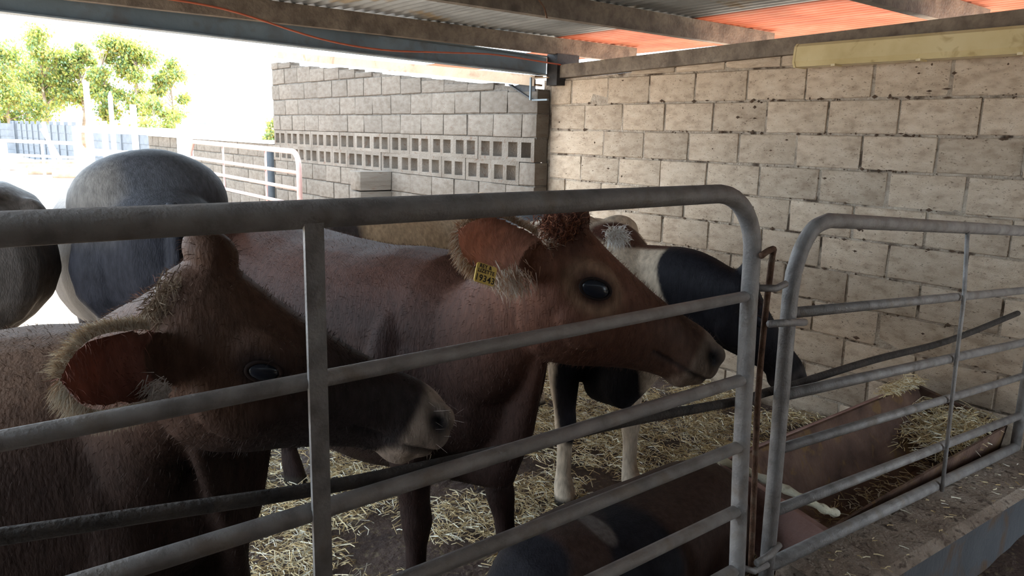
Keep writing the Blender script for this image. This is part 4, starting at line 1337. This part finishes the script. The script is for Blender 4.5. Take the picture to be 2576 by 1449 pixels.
IK = make_cow('calf', 'brown and black calf lying on the straw behind the gate', (1.82, 1.66, 0), 180, .68, (1.18, 1.72, .30), (.90, 1.62, .10), paintK, .010, lying=True, seed=8, group=None)
IK['ob']['category'] = 'calf'
# ------------------------------------------------------------------ the yard outside
def proj_depth(px, d): return at(px, 0, d)


# precast slab walls: posts with stacked slabs between
def slab_wall(p, q, label, rows=5, hgt=.30, bay=1.5):
    p = Vector((p[0], p[1], 0)); q = Vector((q[0], q[1], 0))
    t = (q - p); n_ = max(2, int(t.length / bay)); t.normalize(); s_ = t.cross(Vector((0, 0, 1)))
    o = empty('precast_wall', p, label, 'wall', 'precast slab walls round the yard')
    step = (q - p) / n_
    hz = rows * hgt
    pm = None; sm = None
    for i in range(n_ + 1):
        c = p + step * i
        if pm is None:
            m = MB(); m.beam(Vector((0, 0, -.1)), Vector((0, 0, hz + .08)), [(-.07, -.07), (.07, -.07), (.07, .07), (-.07, .07)], tuple(t)); pm = m.build('post', M['slab'], o).data
            ob = o.children[0]
        else:
            ob = bpy.data.objects.new('post', pm); link(ob); ob.parent = o
        ob.location = c - p
        if i == 0: pm.transform(Matrix.Translation(p)); 
        if i == n_: break
        for k in range(rows):
            if sm is None:
                m = MB(); a = t * .06; b = step - t * .06
                m.beam(a, b, [(-.03, 0), (.03, 0), (.03, .012), (.022, .02), (.022, hgt - .02), (.03, hgt - .012), (.03, hgt - .004), (-.03, hgt - .004)])
                me = bpy.data.meshes.new('slab'); me.from_pydata(m.v, [], m.f); me.materials.append(M['slab']); sm = me
            ob = bpy.data.objects.new('slab', sm); link(ob); ob.parent = o
            ob.location = c - p + Vector((0, 0, -.05 + k * hgt))
    return o


pA = at(452, 355, 21); pB = at(232, 335, 27)
slab_wall(pB, pA, 'grey precast slab wall behind the white board fence', 5, .29)
pC = at(186, 322, 30); pD = at(30, 312, 40)
slab_wall(pD, pC, 'far grey precast slab wall behind the white tube gate', 5, .33, 1.3)
pE = at(-40, 310, 41)
slab_wall(pE, at(36, 312, 39), 'end run of precast slab wall at the far yard corner', 5, .33, 1.3)

# white board fence with tall posts
fe = empty('board_fence', (3.4, 17.2, 0), 'white board fence with tall posts across the yard', 'fence')
fp = [(188, 16.6, 1.62), (225, 16.2, 2.55), (262, 15.9, 1.75), (338, 15.2, 2.08), (452, 13.4, 1.72)]
post = []
for px, d, hgt in fp:
    c = at(px, 320, d); post.append(Vector((c[0], c[1], 0)))
for c, (px, d, hgt) in zip(post, fp):
    MB().box((c.x - .05, c.y - .05, -.05), (c.x + .05, c.y + .05, hgt)).build('post', M['white'], fe)
for a, b in ((0, 1), (1, 3), (3, 4)):
    for z in (1.50, 1.03, .55):
        p, q = post[a], post[b]
        MB().beam((p.x, p.y - .06, z), (q.x, q.y - .06, z), [(-.015, 0), (.015, 0), (.015, .14), (-.015, .14)]).build('board', M['white'], fe)
for k, (px, d, hgt) in enumerate(((283, 17.5, 2.3),)):
    c = at(px, 320, d)
    tag(MB().tube([(c[0], c[1], 0), (c[0], c[1], hgt), (c[0], c[1], hgt + .12)], [.06, .05, .01], 8).build('fence_post', M['white'], origin=(c[0], c[1], 0)), 'lone pale pointed post behind the board fence', 'post')

# white tube gate on the left of the yard
gp = [Vector((*at(-60, 355, 13.8)[:2], 0)), Vector((*at(214, 362, 12.8)[:2], 0))]
wg = empty('yard_gate', gp[0], 'white tube gate across the sunny yard', 'gate')
dv = (gp[1] - gp[0]); Lg = dv.length; dv.normalize()


def GP(u, z): return gp[0] + dv * (u * Lg) + Vector((0, 0, z))


zt = 1.36
MB().tube([GP(0, .25), GP(0, zt), GP(.9, zt)] + [GP(.9 + .1 * math.sin(a), zt - .32 + .32 * math.cos(a)) for a in [k * math.pi / 16 for k in range(1, 9)]] + [GP(1, .25)], .03, 10).build('frame', M['white'], wg, True)
for z in (1.12, .88, .64, .42):
    MB().tube([GP(0, z), GP(1, z)], .022, 8).build('rail', M['white'], wg, True)
for u in (.28, .62):
    MB().tube([GP(u, .25), GP(u, zt)], .022, 8).build('upright', M['white'], wg, True)
for px, d, hgt, lab in ((200, 13.2, 1.28, 'stout pale timber post at the latch end of the white yard gate'), (6, 14.6, 1.25, 'pale post behind the white yard gate')):
    c = at(px, 360, d)
    tag(MB().tube([(c[0], c[1], -.05), (c[0], c[1], hgt), (c[0], c[1], hgt + .05)], [.075, .075, .04], 10).build('gate_post', M['white'], origin=(c[0], c[1], 0), smooth=True), lab, 'post')

# red-oxide gate by the low wall, its white hinge post and a dark post
GX = 3.05
pg = empty('yard_gate', (GX, 8.7, 0), 'pinkish red tube gate standing beside the low yard wall', 'gate')
y0_, y1_ = 7.0, 10.35
zt = 1.48
MB().tube([(GX, y0_, -.03), (GX, y0_, zt - .14)] + [(GX, y0_ + .14 - .14 * math.cos(a), zt - .14 + .14 * math.sin(a)) for a in [k * math.pi / 12 for k in range(1, 7)]] + [(GX, y1_ - .14, zt + .02), (GX, y1_, zt - .12), (GX, y1_, -.03)], .026, 10).build('frame', M['pink'], pg, True)
for z in (1.28, 1.125, .97, .78, .55, .3):
    MB().tube([(GX, y0_, z), (GX, y1_, z + .02)], .018, 8).build('rail', M['pink'], pg, True)
for y in (7.9, 9.2):
    MB().tube([(GX + .03, y, .1), (GX + .03, y, zt)], .012, 8).build('upright', M['pink'], pg, True)
c = onX(458, 350, GX)
tag(MB().tube([(GX + .02, 10.5, -.05), (GX + .02, 10.5, 1.78)], .06, 10).build('hinge_post', M['white'], origin=(GX + .02, 10.5, 0), smooth=True), 'white post carrying the pinkish red gate', 'post')
c = onX(678, 380, 3.75)
tag(MB().tube([(3.75, c[1], -.05), (3.75, c[1], 1.42)], .05, 10).build('dark_post', M['darkpost'], origin=(3.75, c[1], 0), smooth=True), 'slim dark post behind the pinkish red gate', 'post')

# logs and scrap pipes lying by the far wall
rr2 = random.Random(4)
for i, (px, py, d, l_, rd, a) in enumerate(((95, 402, 27, 2.6, .12, .1), (130, 398, 27.5, 2.2, .10, -.1), (158, 405, 25, 2.0, .13, .2), (186, 408, 23.5, 1.2, .12, .5))):
    c = at(px, py, d); c = Vector((c[0], c[1], rd + .02 + .16 * (i == 1)))
    v = Vector((math.cos(a), -math.sin(a) * .6, 0)).normalized() * l_ / 2
    tag(MB().tube([c - v, c, c + v], [rd, rd * 1.05, rd * .95], 10).build('log', M['bark'], origin=c, smooth=True), ['long weathered log lying at the foot of the far slab wall', 'log resting on top of the other logs by the far slab wall', 'thickest log lying in front of the log pile', 'short log end lying beside the gate post'][i], 'log', 'logs by the far wall')
for i, (px, d, tilt) in enumerate(((128, 25, .35), (135, 24.6, .8))):
    c = at(px, 400, d)
    tag(MB().tube([(c[0] + tilt * .5, c[1], 0), (c[0] - tilt * .3, c[1] + .1, 1.7 - .2 * i)], .06, 8).build('leaning_pole', M['white'], origin=(c[0], c[1], 0), smooth=True),
        'pale pole leaning over the logs in the yard' if i == 0 else 'shorter pale pole crossing the leaning pole', 'pole')

# far white building with a teal front, beyond the low wall
bc = at(505, 322, 70)
bd = empty('far_building', (bc[0], bc[1], 0), 'small far white building with a teal front', 'building')
MB().box((bc[0] - 2.4, bc[1], -.1), (bc[0] + 9.5, bc[1] + 4, 2.0)).build('wall', M['white'], bd)
MB().box((bc[0] - 1.2, bc[1] - .06, .4), (bc[0] + .5, bc[1], 1.95)).build('teal_front', M['teal'], bd)
MB().box((bc[0] + .75, bc[1] - .06, .4), (bc[0] + 1.2, bc[1], 1.95)).build('teal_front', M['teal'], bd)
MB().box((bc[0] - 2.6, bc[1] - .3, 2.0), (bc[0] + 9.7, bc[1] + 4.2, 2.15)).build('roof', M['white'], bd)


# gum trees: trunk, limbs and drooping leaf sprays
def gum_tree(px, py_top, d, wid_px, label, seed, n_leaf=4200, lean=0.0, base_frac=.32):
    r_ = random.Random(seed)
    top = at(px, py_top, d); foot = Vector((top[0], top[1], 0)); hgt = top[2]
    wid = wid_px * d / F / 2
    o = empty('gum_tree', foot, label, 'tree', 'gum trees beyond the yard')
    tr_ = MB(); br_ = MB()
    tp = [foot + Vector((lean * hgt * k / 6 + r_.gauss(0, .05) * hgt * .25, r_.gauss(0, .05), hgt * .92 * k / 6)) for k in range(7)]
    tp[0] = foot.copy()
    tr_.tube(smooth_path(tp, 3), [.02 * hgt * (1 - .045 * k) for k in range(19)], 8)
    tr_.build('trunk', M['bark'], o, True)
    cl = []
    for k in range(15):
        z = hgt * r_.uniform(base_frac, .98)
        a = r_.uniform(0, 6.28)
        e = math.sin(math.pi * min(1, (z / hgt - base_frac) / (1.02 - base_frac))) ** .5
        rad = wid * r_.uniform(.25, .95) * (.45 + .55 * e)
        c = foot + Vector((lean * z + math.cos(a) * rad, math.sin(a) * rad, z))
        s_ = foot + Vector((lean * z * .8, 0, z * .78))
        br_.tube([s_, (s_ + c) / 2 + Vector((0, 0, .1)), c], [.006 * hgt, .004 * hgt, .002 * hgt], 5)
        cl.append((c, wid * r_.uniform(.30, .5)))
    br_.build('limbs', M['bark'], o, True)
    vs = []; fs = []; cs = []
    for k in range(int(n_leaf * 1.7)):
        c, rd = r_.choice(cl)
        v = Vector((r_.gauss(0, .5), r_.gauss(0, .5), r_.gauss(0, .42)))
        p = c + v * rd
        l_ = r_.uniform(.12, .26) * (d / 45) ; w_ = l_ * r_.uniform(.22, .36)
        dd = Vector((r_.gauss(0, .6), r_.gauss(0, .6), -.8 + r_.gauss(0, .4))).normalized(); sd = dd.cross(Vector((r_.gauss(0, 1), r_.gauss(0, 1), r_.gauss(0, 1)))).normalized()
        i = len(vs)
        for q in (p, p + dd * l_ * .45 + sd * w_, p + dd * l_, p + dd * l_ * .45 - sd * w_): vs.append(q - foot)
        fs.append((i, i + 1, i + 2, i + 3))
        cc = r_.choice([(.42, .44, .10), (.52, .52, .14), (.27, .34, .12), (.55, .42, .15), (.24, .33, .19)]); kf = r_.uniform(.65, 1.2)
        cs += [(cc[0] * kf, cc[1] * kf, cc[2] * kf)] * 4
    lo = mesh_obj('foliage', vs, fs, M['leaf'], o)
    lo['kind'] = 'stuff'
    ca = lo.data.color_attributes.new('tint', 'FLOAT_COLOR', 'POINT')
    arr = np.ones((len(vs), 4), dtype=np.float32); arr[:, :3] = cs
    ca.data.foreach_set('color', arr.ravel())


gum_tree(5, 105, 44, 170, 'bushy yellow-green gum tree nearest the far wall corner', 1, 6500, 0, .12)
gum_tree(92, 70, 47, 130, 'tallest gum tree with a rounded dense crown', 2, 6000, .02, .2)
gum_tree(52, 130, 52, 150, 'gum tree with reddish dry twigs behind the rounded crown', 3, 5000, 0, .1)
gum_tree(190, 108, 48, 80, 'slender gum tree with bare lower stems', 4, 3200, .03, .45)
gum_tree(245, 96, 46, 105, 'gum tree with an open leafy crown behind the tall fence post', 5, 4600, .02, .35)
gum_tree(335, 90, 47, 120, 'broad gum tree with a leafy crown behind the board fence', 6, 5200, .02, .3)
gum_tree(425, 150, 50, 90, 'gum tree with a sparse drooping crown at the open end of the row', 7, 3000, -.01, .15)
gum_tree(385, 245, 45, 130, 'low spreading gum bush under the sparse crown', 8, 3200, 0, .05)
gum_tree(680, 308, 60, 60, 'small round green bush beyond the low yard wall', 9, 1800, 0, .05)
